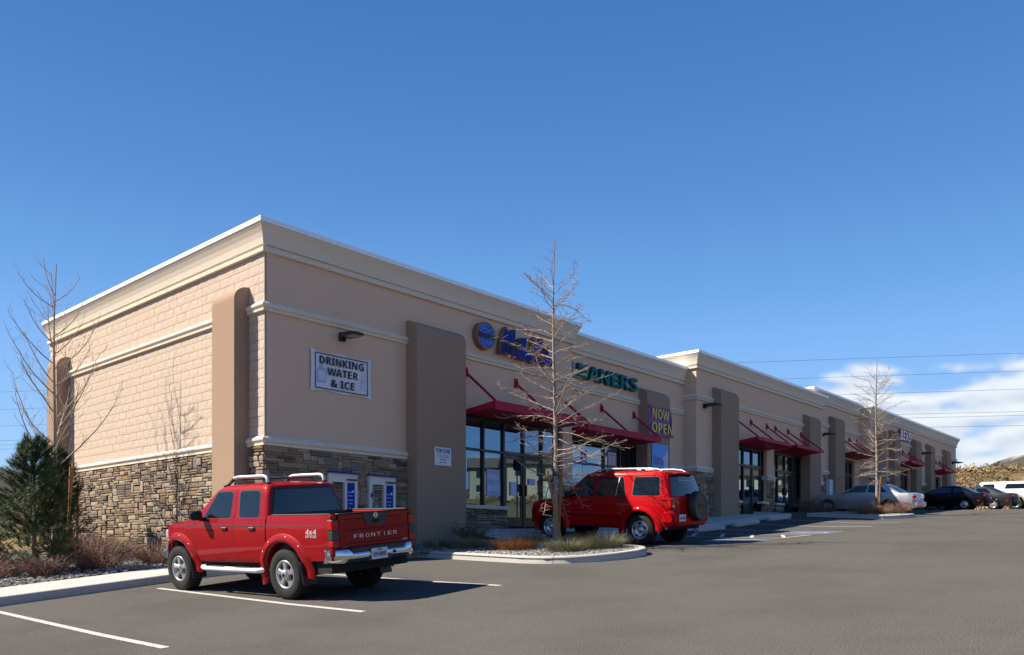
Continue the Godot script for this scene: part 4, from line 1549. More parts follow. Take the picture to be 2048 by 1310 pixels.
		if sg < 0:
			words("decal", "4x4", M.decal, bed, 0.25, 0.075, 0.002, Transform3D(bb, Vector3(-0.54, 1.0, -s.w(-0.6, 1.03) - 0.001)), "Droid Sans", 700, 0.25)
			words("decal", "OFF ROAD", M.decal, bed, 0.25, 0.04, 0.002, Transform3D(bb, Vector3(-0.54, 0.95, -s.w(-0.6, 0.97) - 0.001)), "Droid Sans", 700, 0.25)
	var xb := Geo.new()
	for x in [0.95, 1.35]: xb.bar(Vector3(x, 1.86, -0.55), Vector3(x, 1.86, 0.55), 0.035, 0.02)
	part("rack_crossbar", xb, M.trim_dark, t)
	part("rear_window_seal", end_pane(s, 1.275, 1.70, 0.0, 0.02, 0.003, false), M.seal, t)
	part("rear_window", end_pane(s, 1.3, 1.675, 0.03, 0.05, 0.006, false), M.car_glass, t)
	part("windscreen", end_pane(s, 1.27, 1.71, 0.03, 0.03, 0.005, true), M.car_glass, t)
	var bl := Geo.new()
	bl.bbox(Vector3(0.5, 1.735, 0.0), Vector3(0.05, 0.035, 0.3), 0.01)
	part("brake_lamp", bl, M.red_lamp, t)
	var fb := Geo.new()
	fb.bbox(Vector3(3.56, 0.62, 0), Vector3(0.2, 0.2, 1.5), 0.05)
	part("front_bumper", fb, M.chrome, t)
	underside(t, -1.0, 3.4, 0.42, 0.72, 0.8, s.arches)
	set_car(t, -1.61, 4.54, 4.0, 2.94, 1.47)

func make_suv() -> void:
	var t := thing("red_suv", "bright red boxy suv with spare wheel on its tailgate beside the planter", "suv")
	var s := Shell.new()
	s.hw = 0.89
	s.plan = [[-0.8, 0.9], [-0.72, 0.95], [-0.5, 0.985], [0.0, 1.0], [2.4, 1.0], [3.0, 0.96], [3.3, 0.88], [3.42, 0.78]]
	s.side = [[0.36, 0.92], [0.5, 0.965], [0.75, 0.995], [0.95, 1.0], [1.05, 0.985], [1.14, 0.955]]
	s.top = [[-0.8, 1.13], [2.0, 1.12], [2.35, 1.11], [3.0, 1.04], [3.25, 0.97], [3.38, 0.85], [3.42, 0.72]]
	s.bot = [[-0.8, 0.46], [0.5, 0.42], [2.2, 0.42], [3.42, 0.45]]
	s.arches = [[0.0, 0.37, 0.455], [2.65, 0.37, 0.455]]
	s.cab = [[1.08, -0.79, 2.42, 0.86], [1.14, -0.77, 2.32, 0.845], [1.66, -0.62, 1.72, 0.70], [1.72, -0.57, 1.62, 0.67], [1.755, -0.48, 1.5, 0.61]]
	s.bow_f = 0.14
	s.bow_r = 0.06
	var g := Geo.new()
	shell_sides(g, s, -0.8, 3.42)
	shell_deck(g, s, -0.8, 3.42, 0.04)
	shell_end(g, s, 3.42, 0.06)
	shell_end(g, s, -0.8, -0.06)
	part("body", g, M.red_paint, t)
	var cg := Geo.new()
	shell_cab(cg, s, 0.035)
	part("cab", cg, M.red_paint, t)
	var back := Basis(Vector3(0, 0, 1), UP, Vector3(-1, 0, 0))
	for sg in [-1.0, 1.0]:
		var ws := [
			[Vector2(1.37, 1.165), Vector2(2.06, 1.16), Vector2(1.66, 1.615), Vector2(1.41, 1.615)],
			[Vector2(0.72, 1.165), Vector2(1.27, 1.165), Vector2(1.29, 1.615), Vector2(0.70, 1.615)],
			[Vector2(0.43, 1.165), Vector2(0.69, 1.165), Vector2(0.67, 1.615), Vector2(0.56, 1.615)],
			[Vector2(-0.5, 1.18), Vector2(0.24, 1.18), Vector2(0.24, 1.615), Vector2(-0.42, 1.615)]]
		for q in ws:
			var c := Vector2.ZERO
			for p in q: c += p * 0.25
			var big := []
			for p in q: big.append(p + (p - c).normalized() * 0.025)
			part("window_seal", side_pane(s, big, 0.06, 0.003, sg), M.seal, t)
			part("side_window", side_pane(s, q, 0.05, 0.006, sg), M.car_glass, t)
		var dv := Geo.new()
		dv.bar(Vector3(0.70, 1.165, sg * (s.cabw(1.165) + 0.008)), Vector3(0.66, 1.615, sg * (s.cabw(1.615) + 0.008)), 0.012, 0.012, Vector3(1, 0, 0))
		part("window_divider", dv, M.satin, t)
		for q in [[Vector2(2.22, 1.1), Vector2(2.2, 0.46)], [Vector2(1.32, 1.14), Vector2(1.32, 0.44)], [Vector2(0.34, 1.14), Vector2(0.34, 0.9), Vector2(0.47, 0.6)]]:
			part("panel_gap", seam(s, q, sg), M.gap, t)
		part("panel_gap", seam(s, [Vector2(1.32, 1.14), Vector2(1.35, 1.7)], sg, 0.008, 0.003), M.gap, t)
		part("panel_gap", seam(s, [Vector2(0.34, 1.14), Vector2(0.33, 1.7)], sg, 0.008, 0.003), M.gap, t)
		var mo := Geo.new()
		mo.bbox(Vector3(1.3, 0.74, sg * (s.w(1.3, 0.74) + 0.012)), Vector3(1.62, 0.11, 0.035), 0.012)
		part("door_moulding", mo, M.red_paint, t)
		for hx in [1.5, 0.52]:
			var h := Geo.new()
			h.bbox(Vector3(hx, 1.04, sg * (s.w(hx, 1.04) + 0.014)), Vector3(0.19, 0.05, 0.035), 0.014)
			part("door_handle", h, M.trim_dark, t)
		for a in s.arches:
			part("fender_flare", flare(s, a, 0.6, 0.055, sg, -0.28, PI + 0.05), M.red_paint, t)
		var bc := Geo.new()
		bc.bbox(Vector3(-0.74, 0.66, sg * 0.76), Vector3(0.34, 0.32, 0.26), 0.06)
		part("bumper_corner", bc, M.red_paint, t)
		var tl := Geo.new()
		tl.bbox(Vector3(-0.76, 1.0, sg * 0.755), Vector3(0.14, 0.26, 0.19), 0.03)
		part("tail_lamp", tl, M.red_lamp, t)
		var tr := Geo.new()
		tr.bbox(Vector3(-0.825, 0.93, sg * 0.755), Vector3(0.02, 0.07, 0.1), 0.01)
		part("reversing_lamp", tr, M.clear_lamp, t)
		mirror_shell(t, s, 2.02, 1.14, sg, M.black_paint)
		var rk := Geo.new()
		rk.tube(PackedVector3Array([Vector3(-0.42, 1.76, sg * 0.58), Vector3(-0.3, 1.805, sg * 0.58), Vector3(-0.1, 1.82, sg * 0.58), Vector3(1.1, 1.825, sg * 0.58), Vector3(1.35, 1.8, sg * 0.58), Vector3(1.48, 1.755, sg * 0.58)]), 0.02, 0.02, 8)
		var rl := part("roof_rail", rk, M.satin, t)
		for x in [0.1, 1.2]:
			var f := Geo.new()
			f.bbox(Vector3(x, 1.785, sg * 0.585), Vector3(0.12, 0.06, 0.04), 0.012)
			part("rail_foot", f, M.trim_dark, rl)
		var hl := Geo.new()
		hl.bbox(Vector3(3.3, 0.86, sg * 0.55), Vector3(0.14, 0.16, 0.18), 0.04)
		part("headlamp", hl, M.clear_lamp, t)
		wheel(t, 0.0, 0.36, sg * 0.765, 0.36, 0.235, 0.215, "steel", sg)
		wheel(t, 2.65, 0.36, sg * 0.765, 0.36, 0.235, 0.215, "steel", sg)
	part("rear_window", end_pane(s, 1.17, 1.66, 0.02, 0.03, 0.006, false), M.car_glass, t)
	part("windscreen", end_pane(s, 1.17, 1.68, 0.03, 0.03, 0.005, true), M.car_glass, t)
	for q in [["www.lqinsurance.com", 0.62, 1.585], ["Life Insurance Services", 0.72, 1.53]]:
		words("window_writing", q[0], M.plate, t, q[1], 0.034, 0.003, Transform3D(Basis(Vector3(0, 0, 1), Vector3(0.28, 0.96, 0), Vector3(-0.96, 0.28, 0)), Vector3(s.cabx(q[2], 1) - 0.069, q[2], -q[1] * 0.5)), "Droid Sans", 700)
	var rb := Geo.new()
	rb.bbox(Vector3(-0.85, 0.58, 0), Vector3(0.16, 0.24, 1.4), 0.04)
	part("rear_bumper", rb, M.red_paint, t)
	var pl := Geo.new()
	pl.bbox(Vector3(-0.93, 0.66, -0.5), Vector3(0.012, 0.16, 0.31), 0.003)
	var plate := part("licence_plate", pl, M.plate, t)
	words("plate_number", "284-UKD", M.plate_ink, plate, 0.26, 0.07, 0.003, Transform3D(back, Vector3(-0.936, 0.62, -0.63)), "Droid Sans", 700)
	# spare wheel under a black cover
	var sw := Geo.new()
	var X := Transform3D(Basis(Vector3(0, 0, 1), Vector3(-1, 0, 0), Vector3(0, -1, 0)), Vector3(-0.87, 0.93, 0.16))
	sw.lathe([Vector2(0.0, 0.0), Vector2(0.33, 0.0), Vector2(0.352, 0.02), Vector2(0.362, 0.06), Vector2(0.36, 0.15), Vector2(0.345, 0.195), Vector2(0.31, 0.21), Vector2(0.27, 0.212), Vector2(0.255, 0.2), Vector2(0.24, 0.2), Vector2(0.0, 0.206)], 44, X)
	var cover := part("spare_wheel", sw, M.trim_dark, t)
	words("cover_writing", "Jeep", M.smoke_lamp, cover, 0.27, 0.13, 0.004, Transform3D(back, Vector3(-1.078, 0.87, 0.025)), "Droid Sans", 700)
	var wi := Geo.new()
	wi.bbox(Vector3(-0.71, 1.70, 0), Vector3(0.16, 0.03, 1.0), 0.012)
	part("rear_spoiler", wi, M.trim_dark, t)
	underside(t, -0.7, 3.2, 0.38, 0.6, 0.83, s.arches)
	set_car(t, 8.0, 4.72, 2.0, 2.65, 1.53, 1.0)

func make_sedan(called: String, label: String, cat: String, paint: Material, x: float, z: float, turn: float, two_door := false) -> Node3D:
	var t := thing(called, label, cat)
	var s := Shell.new()
	s.hw = 0.88
	s.plan = [[-1.05, 0.78], [-0.98, 0.88], [-0.8, 0.95], [-0.4, 0.99], [0.3, 1.0], [2.2, 1.0], [3.0, 0.965], [3.4, 0.88], [3.62, 0.76], [3.7, 0.66]]
	s.side = [[0.18, 0.9], [0.3, 0.955], [0.5, 0.99], [0.65, 1.0], [0.8, 0.985], [0.9, 0.955], [0.98, 0.92]]
	s.top = [[-1.05, 0.9], [-0.9, 0.95], [-0.5, 0.965], [0.6, 0.94], [2.0, 0.9], [2.5, 0.87], [3.1, 0.78], [3.45, 0.68], [3.65, 0.55], [3.7, 0.46]]
	s.bot = [[-1.05, 0.32], [-0.6, 0.26], [0.5, 0.22], [2.2, 0.22], [3.2, 0.2], [3.7, 0.24]]
	s.arches = [[0.0, 0.31, 0.37], [2.72, 0.31, 0.37]]
	s.cab = [[0.88, -0.62, 2.45, 0.82], [0.95, -0.5, 2.2, 0.80], [1.3, 0.2, 1.42, 0.63], [1.36, 0.36, 1.24, 0.59], [1.385, 0.5, 1.05, 0.53]]
	s.bow_f = 0.18
	s.bow_r = 0.14
	var g := Geo.new()
	shell_sides(g, s, -1.05, 3.7)
	shell_deck(g, s, -1.05, 3.7, 0.035)
	shell_end(g, s, 3.7, 0.12)
	shell_end(g, s, -1.05, -0.12)
	part("body", g, paint, t)
	var cg := Geo.new()
	shell_cab(cg, s, 0.025, 0.16)
	part("cab", cg, paint, t)
	for sg in [-1.0, 1.0]:
		var ws := [
			[Vector2(1.0, 0.985), Vector2(1.95, 0.965), Vector2(1.42, 1.29), Vector2(1.0, 1.3)],
			[Vector2(0.1, 1.0), Vector2(0.93, 0.985), Vector2(0.93, 1.3), Vector2(0.42, 1.285)]]
		if two_door: ws = [
			[Vector2(0.72, 0.985), Vector2(1.95, 0.965), Vector2(1.42, 1.29), Vector2(0.72, 1.3)],
			[Vector2(0.0, 1.02), Vector2(0.62, 0.99), Vector2(0.62, 1.29), Vector2(0.33, 1.26)]]
		for q in ws: part("side_window", side_pane(s, q, 0.07 if not two_door else 0.1, 0.005, sg), M.car_glass, t)
		for q in [[Vector2(2.05, 0.88), Vector2(2.02, 0.3)], [Vector2(0.96 if not two_door else 0.66, 0.92), Vector2(0.96 if not two_door else 0.6, 0.26)]]: part("panel_gap", seam(s, q, sg), M.gap, t)
		for hx in ([1.12, 0.3] if not two_door else [0.8]):
			var h := Geo.new()
			h.bbox(Vector3(hx, 0.83, sg * (s.w(hx, 0.83) + 0.012)), Vector3(0.16, 0.04, 0.03), 0.012)
			part("door_handle", h, paint if not two_door else M.trim_dark, t)
		var tl := Geo.new()
		tl.bbox(Vector3(-0.98, 0.8, sg * 0.64), Vector3(0.2, 0.16, 0.26), 0.05)
		part("tail_lamp", tl, M.red_lamp, t)
		var hl := Geo.new()
		hl.bbox(Vector3(3.52, 0.62, sg * 0.5), Vector3(0.2, 0.12, 0.22), 0.04)
		part("headlamp", hl, M.clear_lamp, t)
		var mk := Geo.new()
		mk.bbox(Vector3(-0.72, 0.52, sg * (s.w(-0.72, 0.52) + 0.004)), Vector3(0.16, 0.05, 0.012), 0.004)
		part("side_marker", mk, M.red_lamp, t)
		mirror_shell(t, s, 1.93, 0.95, sg, paint, Vector3(0.12, 0.11, 0.18))
		wheel(t, 0.0, 0.305, sg * 0.74, 0.305, 0.2, 0.19, "cap", sg)
		wheel(t, 2.72, 0.305, sg * 0.74, 0.305, 0.2, 0.19, "cap", sg)
	part("rear_window", end_pane(s, 0.985, 1.31, 0.04, 0.05, 0.006, false), M.car_glass, t)
	part("windscreen", end_pane(s, 0.975, 1.31, 0.04, 0.05, 0.006, true), M.car_glass, t)
	var rb := Geo.new()
	rb.bbox(Vector3(-1.08, 0.46, 0), Vector3(0.2, 0.24, 1.38), 0.06)
	part("rear_bumper", rb, paint, t)
	var pl := Geo.new()
	pl.bbox(Vector3(-1.175, 0.66, 0.0), Vector3(0.012, 0.15, 0.31), 0.003)
	part("licence_plate", pl, M.plate, t)
	underside(t, -0.95, 3.5, 0.2, 0.45, 0.82, s.arches)
	set_car(t, x, z, turn, 2.72, 1.48)
	return t

func make_camper_truck(called: String, label: String, x: float, z: float) -> void:
	var t := thing(called, label, "pickup truck")
	var s := Shell.new()
	s.hw = 0.95
	s.plan = [[-1.25, 0.96], [-1.0, 1.0], [3.2, 1.0], [3.8, 0.95], [4.1, 0.85], [4.2, 0.76]]
	s.side = [[0.4, 0.93], [0.6, 0.98], [0.9, 1.0], [1.1, 0.985], [1.24, 0.955]]
	s.top = [[-1.25, 1.22], [2.6, 1.2], [3.2, 1.14], [3.9, 1.05], [4.15, 0.9], [4.2, 0.78]]
	s.bot = [[-1.25, 0.62], [0.5, 0.5], [3.0, 0.5], [4.2, 0.5]]
	s.arches = [[0.0, 0.4, 0.5], [3.35, 0.4, 0.5]]
	s.cab = [[1.16, -1.25, 2.75, 0.9], [1.22, -1.24, 2.6, 0.885], [1.68, -1.12, 2.1, 0.76], [1.76, -1.06, 1.98, 0.72], [1.79, -0.95, 1.85, 0.66]]
	s.bow_f = 0.15
	s.bow_r = 0.02
	var g := Geo.new()
	shell_sides(g, s, -1.25, 4.2)
	shell_deck(g, s, -1.25, 4.2, 0.03)
	shell_end(g, s, 4.2, 0.05)
	shell_end(g, s, -1.25, -0.02)
	part("body", g, M.white_paint, t)
	var cg := Geo.new()
	shell_cab(cg, s, 0.03)
	part("camper_shell", cg, M.white_paint, t)
	for sg in [-1.0, 1.0]:
		for q in [[Vector2(1.15, 1.27), Vector2(1.95, 1.27), Vector2(1.8, 1.64), Vector2(1.2, 1.64)], [Vector2(-0.95, 1.33), Vector2(0.62, 1.33), Vector2(0.52, 1.64), Vector2(-0.95, 1.64)]]: part("side_window", side_pane(s, q, 0.07, 0.006, sg), M.car_glass, t)
		for q in [[Vector2(0.82, 1.2), Vector2(0.82, 0.6)], [Vector2(2.1, 1.2), Vector2(2.05, 0.6)], [Vector2(1.05, 1.2), Vector2(1.05, 0.6)]]: part("panel_gap", seam(s, q, sg, 0.014), M.gap, t)
		part("panel_gap", seam(s, [Vector2(0.85, 1.22), Vector2(0.9, 1.74)], sg, 0.03, 0.004), M.gap, t)
		for a in s.arches: part("fender_flare", flare(s, a, 0.63, 0.03, sg, -0.3, PI + 0.1), M.beige_paint, t)
		var lw := Geo.new()
		lw.bbox(Vector3(1.55, 0.58, sg * (s.w(1.5, 0.58) + 0.004)), Vector3(2.3, 0.16, 0.02), 0.006)
		lw.bbox(Vector3(-0.92, 0.68, sg * (s.w(-0.9, 0.68) + 0.0)), Vector3(0.62, 0.14, 0.02), 0.006)
		part("lower_cladding", lw, M.beige_paint, t)
		var tl := Geo.new()
		tl.bbox(Vector3(-1.22, 1.0, sg * 0.85), Vector3(0.1, 0.34, 0.12), 0.02)
		part("tail_lamp", tl, M.red_lamp, t)
		mirror_shell(t, s, 2.1, 1.25, sg, M.white_paint)
		wheel(t, 0.0, 0.385, sg * 0.82, 0.385, 0.25, 0.215, "five", sg)
		wheel(t, 3.35, 0.385, sg * 0.82, 0.385, 0.25, 0.215, "five", sg)
	part("rear_window", end_pane(s, 1.3, 1.68, 0.05, 0.06, 0.006, false), M.car_glass, t)
	part("windscreen", end_pane(s, 1.27, 1.7, 0.03, 0.03, 0.005, true), M.car_glass, t)
	var rb := Geo.new()
	rb.bbox(Vector3(-1.33, 0.64, 0), Vector3(0.18, 0.2, 1.8), 0.04)
	part("rear_bumper", rb, M.beige_paint, t)
	underside(t, -1.1, 4.0, 0.42, 0.65, 0.88, s.arches)
	set_car(t, x, z, 0.0, 3.35, 1.64)

# ---------------------------------------------------------------- plants and stones
func plant_materials() -> void:
	var m := mat("bark_pale", lin(0.36, 0.31, 0.26), 0.9)
	grain(m, 0.04, 0.6, 1.1, 3.0, 51)
	m = mat("twig", lin(0.25, 0.17, 0.13), 0.9)
	m = mat("twig_pale", lin(0.33, 0.25, 0.20), 0.9)
	m = mat("stake", lin(0.40, 0.20, 0.055), 0.85)
	grain(m, 0.03, 0.6, 1.1, 3.0, 52)
	m = mat("pine_bark", lin(0.16, 0.12, 0.09), 0.95)
	m = mat("needles", Color.WHITE, 0.65, 0.0, 0.4)
	m.vertex_color_use_as_albedo = true
	m.backlight_enabled = true
	m.backlight = Color(0.12, 0.16, 0.05)
	m = mat("leaf_mass", Color.WHITE, 0.95, 0.0, 0.2)
	m.vertex_color_use_as_albedo = true
	m = mat("gravel", Color.WHITE, 0.95, 0.0, 0.2)
	m.vertex_color_use_as_albedo = true
	grain(m, 0.05, 0.7, 1.1, 4.0, 54)
	m = mat("boulder", lin(0.40, 0.31, 0.20), 0.95)
	grain(m, 0.04, 0.55, 1.15, 1.5, 55)
	m = mat("tie", lin(0.02, 0.03, 0.025), 0.7)

func bend(a: Vector3, dir: Vector3, length: float, n: int, lift: float, wob: float) -> PackedVector3Array:
	var p := PackedVector3Array([a])
	var d := dir.normalized()
	for i in n:
		d = (d + UP * lift / n + Vector3(rng.randf_range(-wob, wob), rng.randf_range(-wob, wob), rng.randf_range(-wob, wob))).normalized()
		p.append(p[-1] + d * length / n)
	return p

func twigs(g: Geo, path: PackedVector3Array, from: float, step: float, len0: float, r: float, lift: float, level: int, spread: float) -> void:
	var total := 0.0
	var L := 0.0
	for i in path.size() - 1: L += path[i].distance_to(path[i + 1])
	var next := from * L
	var side := 1.0 if rng.randf() < 0.5 else -1.0
	for i in path.size() - 1:
		var seg := path[i + 1] - path[i]
		var l := seg.length()
		while next < total + l:
			var t := (next - total) / l
			var a := path[i] + seg * t
			var d := seg.normalized()
			var out := d.cross(UP).normalized() * side
			side = -side
			var dir := (d * rng.randf_range(0.4, 0.8) + out * spread + UP * rng.randf_range(-0.25, 0.45)).normalized()
			var ln := len0 * rng.randf_range(0.35, 1.0) * (1.0 - 0.45 * next / L)
			var q := bend(a, dir, ln, 4, lift, 0.16)
			g.tube(q, r, r * 0.55, 3, false)
			if level > 0: twigs(g, q, 0.25, step * 0.85, len0 * 0.42, r * 0.72, lift, level - 1, spread)
			next += step * rng.randf_range(0.6, 1.4)
		total += l

func bare_tree(called: String, label: String, at: Vector3, h: float, r: float, sd: int, style: String, limbs := 34, group := "") -> Node3D:
	var t := thing(called, label, "tree", at, group)
	rng.seed = sd
	var trunk := PackedVector3Array()
	for i in 15:
		var s := i / 14.0
		trunk.append(Vector3((sin(s * 7.0 + sd) * 0.035 + sin(s * 3.0 + sd) * 0.05) * s * 1.3, h * s, (cos(s * 6.0 + sd) * 0.035) * s * 1.3) + Vector3(-0.11 * s * s, 0, 0) * (1.0 if style == "spread" else 0.0))
	var g := Geo.new()
	var rows := []
	for i in trunk.size():
		var s := i / 14.0
		var rr := r * (1.0 - s * 0.62 - 0.3 * smoothstep(0.3, 1.0, s)) + (0.02 * exp(-s * 30.0)) + 0.004
		var ring := PackedVector3Array()
		for k in 8:
			var a := TAU * k / 8.0
			ring.append(trunk[i] + Vector3(cos(a), 0, sin(a)) * rr)
		rows.append(ring)
	g.grid(rows, true)
	part("trunk", g, M.bark_pale, t)
	for i in limbs:
		var u := (i + rng.randf_range(0.1, 0.9)) / limbs
		var s := lerpf(0.2, 0.86, u) if style == "spread" else lerpf(0.3, 0.9, u)
		var k := s * 14.0
		var a := trunk[int(k)].lerp(trunk[mini(int(k) + 1, 14)], k - int(k))
		var az := i * 2.4 + rng.randf_range(-0.9, 0.9)
		var b := Geo.new()
		if style == "spread":
			var up := lerpf(-0.05, 0.75, pow(u, 1.2)) + rng.randf_range(-0.3, 0.3)
			var ln := lerpf(1.7, 0.95, pow(u, 1.5)) * rng.randf_range(0.55, 1.12)
			var p := bend(a, Vector3(cos(az), up, sin(az)), ln, 9, rng.randf_range(-0.5, 0.55), 0.17)
			b.tube(p, lerpf(0.016, 0.009, u), 0.0045, 5, false)
			twigs(b, p, 0.2, 0.1, 0.46, 0.0052, 0.0, 1, 0.75)
			part("limb", b, M.twig_pale, t)
		else:
			var ln := lerpf(2.3, 0.9, u) * rng.randf_range(0.8, 1.15)
			var p := bend(a, Vector3(cos(az), rng.randf_range(0.35, 0.8), sin(az)), ln, 9, 0.95, 0.07)
			b.tube(p, lerpf(0.024, 0.011, u), 0.005, 5, false)
			twigs(b, p, 0.18, 0.27, 0.75, 0.0062, 0.7, 1, 0.6)
			part("limb", b, M.twig_pale, t)
	return t

func stake(label: String, at: Vector3, top: Vector3, group: String, r := 0.032) -> void:
	var g := Geo.new()
	g.tube(PackedVector3Array([Vector3(0, -0.1, 0), (top - at) * 0.5, top - at]), r, r * 0.95, 10)
	solo("tree_stake", g, M.stake, label, "stake", group, at)

func pine(label: String, at: Vector3, h: float, w: float, sd: int, n := 330) -> void:
	var t := thing("pine_tree", label, "tree", at, "young pines at the end wall")
	rng.seed = sd
	var g := Geo.new()
	g.tube(PackedVector3Array([Vector3(0, -0.05, 0), Vector3(0.02, h * 0.4, 0.01), Vector3(0, h * 0.97, 0)]), 0.06, 0.012, 8)
	part("trunk", g, M.pine_bark, t)
	var st := SurfaceTool.new()
	st.begin(Mesh.PRIMITIVE_TRIANGLES)
	st.set_smooth_group(-1)
	var bg := Geo.new()
	for i in n:
		var u := pow(rng.randf(), 0.85)
		var y := h * lerpf(0.03, 0.97, u)
		var az := rng.randf() * TAU
		var reach := w * (pow(1.0 - u, 0.62) * 0.92 + 0.10) * (0.72 + 0.28 * sin(az * 3.0 + y * 5.0 + sd))
		var root := Vector3(0, y - 0.1 * reach, 0)
		var tip := Vector3(cos(az) * reach, y + rng.randf_range(0.04, 0.24), sin(az) * reach)
		var dirb := (tip - root).normalized()
		if i % 3 == 0: bg.tube(PackedVector3Array([root, root.lerp(tip, 0.5) - UP * 0.03, tip]), 0.011, 0.005, 4, false)
		var lev := rng.randf_range(0.55, 1.25)
		var base := Color(0.036, 0.075, 0.025).lerp(Color(0.115, 0.145, 0.034), clampf(rng.randf() * 0.95 - 0.2, 0, 1))
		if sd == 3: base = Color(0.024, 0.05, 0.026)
		for q in rng.randi_range(2, 4):
			var c := root.lerp(tip, lerpf(1.0, 0.5, q / 4.0))
			var axis := (dirb + UP * rng.randf_range(0.25, 0.9)).normalized()
			for k in 22:
				var o := Vector3(rng.randfn(), rng.randfn(), rng.randfn()).normalized()
				var d := (axis * rng.randf_range(0.5, 1.1) + o * 0.72).normalized()
				var ln := rng.randf_range(0.08, 0.135)
				var p := c + axis * rng.randf_range(-0.06, 0.10)
				var s := d.cross(o).normalized() * 0.0052
				var col := base * (lev * rng.randf_range(0.7, 1.25))
				col.a = 1.0
				st.set_color(col)
				st.add_vertex(p - s)
				st.add_vertex(p + s)
				st.add_vertex(p + d * ln)
	part("branch_frame", bg, M.pine_bark, t)
	st.generate_normals()
	var cr := part("crown", st.commit(), M.needles, t)
	cr.set_meta("kind", "stuff")

func shrub(called: String, label: String, at: Vector3, r: float, h: float, leaf: Color, leaf2: Color, n: int, sd: int, group: String, leaf_size := 0.02) -> void:
	var t := thing(called, label, "shrub", at, group)
	rng.seed = sd
	var g := Geo.new()
	var st := SurfaceTool.new()
	st.begin(Mesh.PRIMITIVE_TRIANGLES)
	st.set_smooth_group(-1)
	for i in n:
		var az := rng.randf() * TAU
		var out := sqrt(rng.randf())
		var lean := out * 1.05
		var p := bend(Vector3(cos(az), 0, sin(az)) * r * 0.3 * out, Vector3(cos(az) * lean, 1.0, sin(az) * lean), h * rng.randf_range(0.7, 1.15) * (1.0 + 0.45 * out * r / h), 5, -0.45 * out, 0.16)
		g.tube(p, 0.0055, 0.003, 3, false)
		for k in 14:
			var s := rng.randf_range(0.25, 1.0) * 4.99
			var c := p[int(s)].lerp(p[int(s) + 1], s - int(s)) + Vector3(rng.randfn(), rng.randfn(), rng.randfn()) * 0.022
			var col := leaf.lerp(leaf2, rng.randf()) * rng.randf_range(0.6, 1.25)
			col.a = 1
			var a := Vector3(rng.randfn(), rng.randfn(), rng.randfn()).normalized() * leaf_size
			var b := a.cross(Vector3(rng.randfn(), rng.randfn(), rng.randfn()).normalized())
			st.set_color(col)
			st.add_vertex(c - a)
			st.add_vertex(c + b * 0.7)
			st.add_vertex(c + a)
	part("twigs", g, M.twig, t)
	st.generate_normals()
	var o := part("leaves", st.commit(), M.leaf_mass, t)
	o.set_meta("kind", "stuff")

func grass_clump(label: String, at: Vector3, r: float, h: float, c0: Color, c1: Color, n: int, sd: int) -> void:
	r *= 1.3
	h *= 1.0
	n = int(n * 1.4)
	rng.seed = sd
	var st := SurfaceTool.new()
	st.begin(Mesh.PRIMITIVE_TRIANGLES)
	st.set_smooth_group(-1)
	for i in n:
		var az := rng.randf() * TAU
		var o := Vector3(cos(az), 0, sin(az))
		var root := o * r * 0.5 * sqrt(rng.randf())
		var ln := h * rng.randf_range(0.75, 1.45)
		var lean := rng.randf_range(0.15, 1.0)
		var side := o.cross(UP).normalized().rotated(UP, rng.randf_range(-0.6, 0.6))
		var col := c0.lerp(c1, rng.randf()) * rng.randf_range(0.65, 1.2)
		col.a = 1
		var last := root
		var w := rng.randf_range(0.0028, 0.0048)
		for k in 4:
			var s := (k + 1) / 4.0
			var q := root + o * (lean * r * 0.85 * pow(s, 1.5)) + UP * (ln * (s - 0.55 * lean * s * s * s)) + side * (rng.randf_range(-0.02, 0.02))
			var w1 := w * (1.0 - s * 0.85)
			st.set_color(col)
			for v in [last - side * w, last + side * w, q + side * w1, last - side * w, q + side * w1, q - side * w1]: st.add_vertex(v)
			last = q
			w = w1
	st.generate_normals()
	solo("grass_clump", st.commit(), M.leaf_mass, label, "grass", "grass clumps in the planter", at)

func rock_shape(sd: int) -> ArrayMesh:
	var q := RandomNumberGenerator.new()
	q.seed = sd
	var g := Geo.new()
	g.flat()
	var pts := [Vector3(0, 0.62, 0), Vector3(0, -0.5, 0)]
	var ring := []
	for k in 5:
		var a := TAU * k / 5.0 + q.randf_range(-0.3, 0.3)
		ring.append(Vector3(cos(a) * q.randf_range(0.6, 1.0), q.randf_range(-0.1, 0.3), sin(a) * q.randf_range(0.45, 0.8)))
	for k in 5:
		g.tri(pts[0] + Vector3(q.randf_range(-0.2, 0.2), 0, 0), ring[(k + 1) % 5], ring[k])
		g.tri(pts[1], ring[k], ring[(k + 1) % 5])
	return g.done()

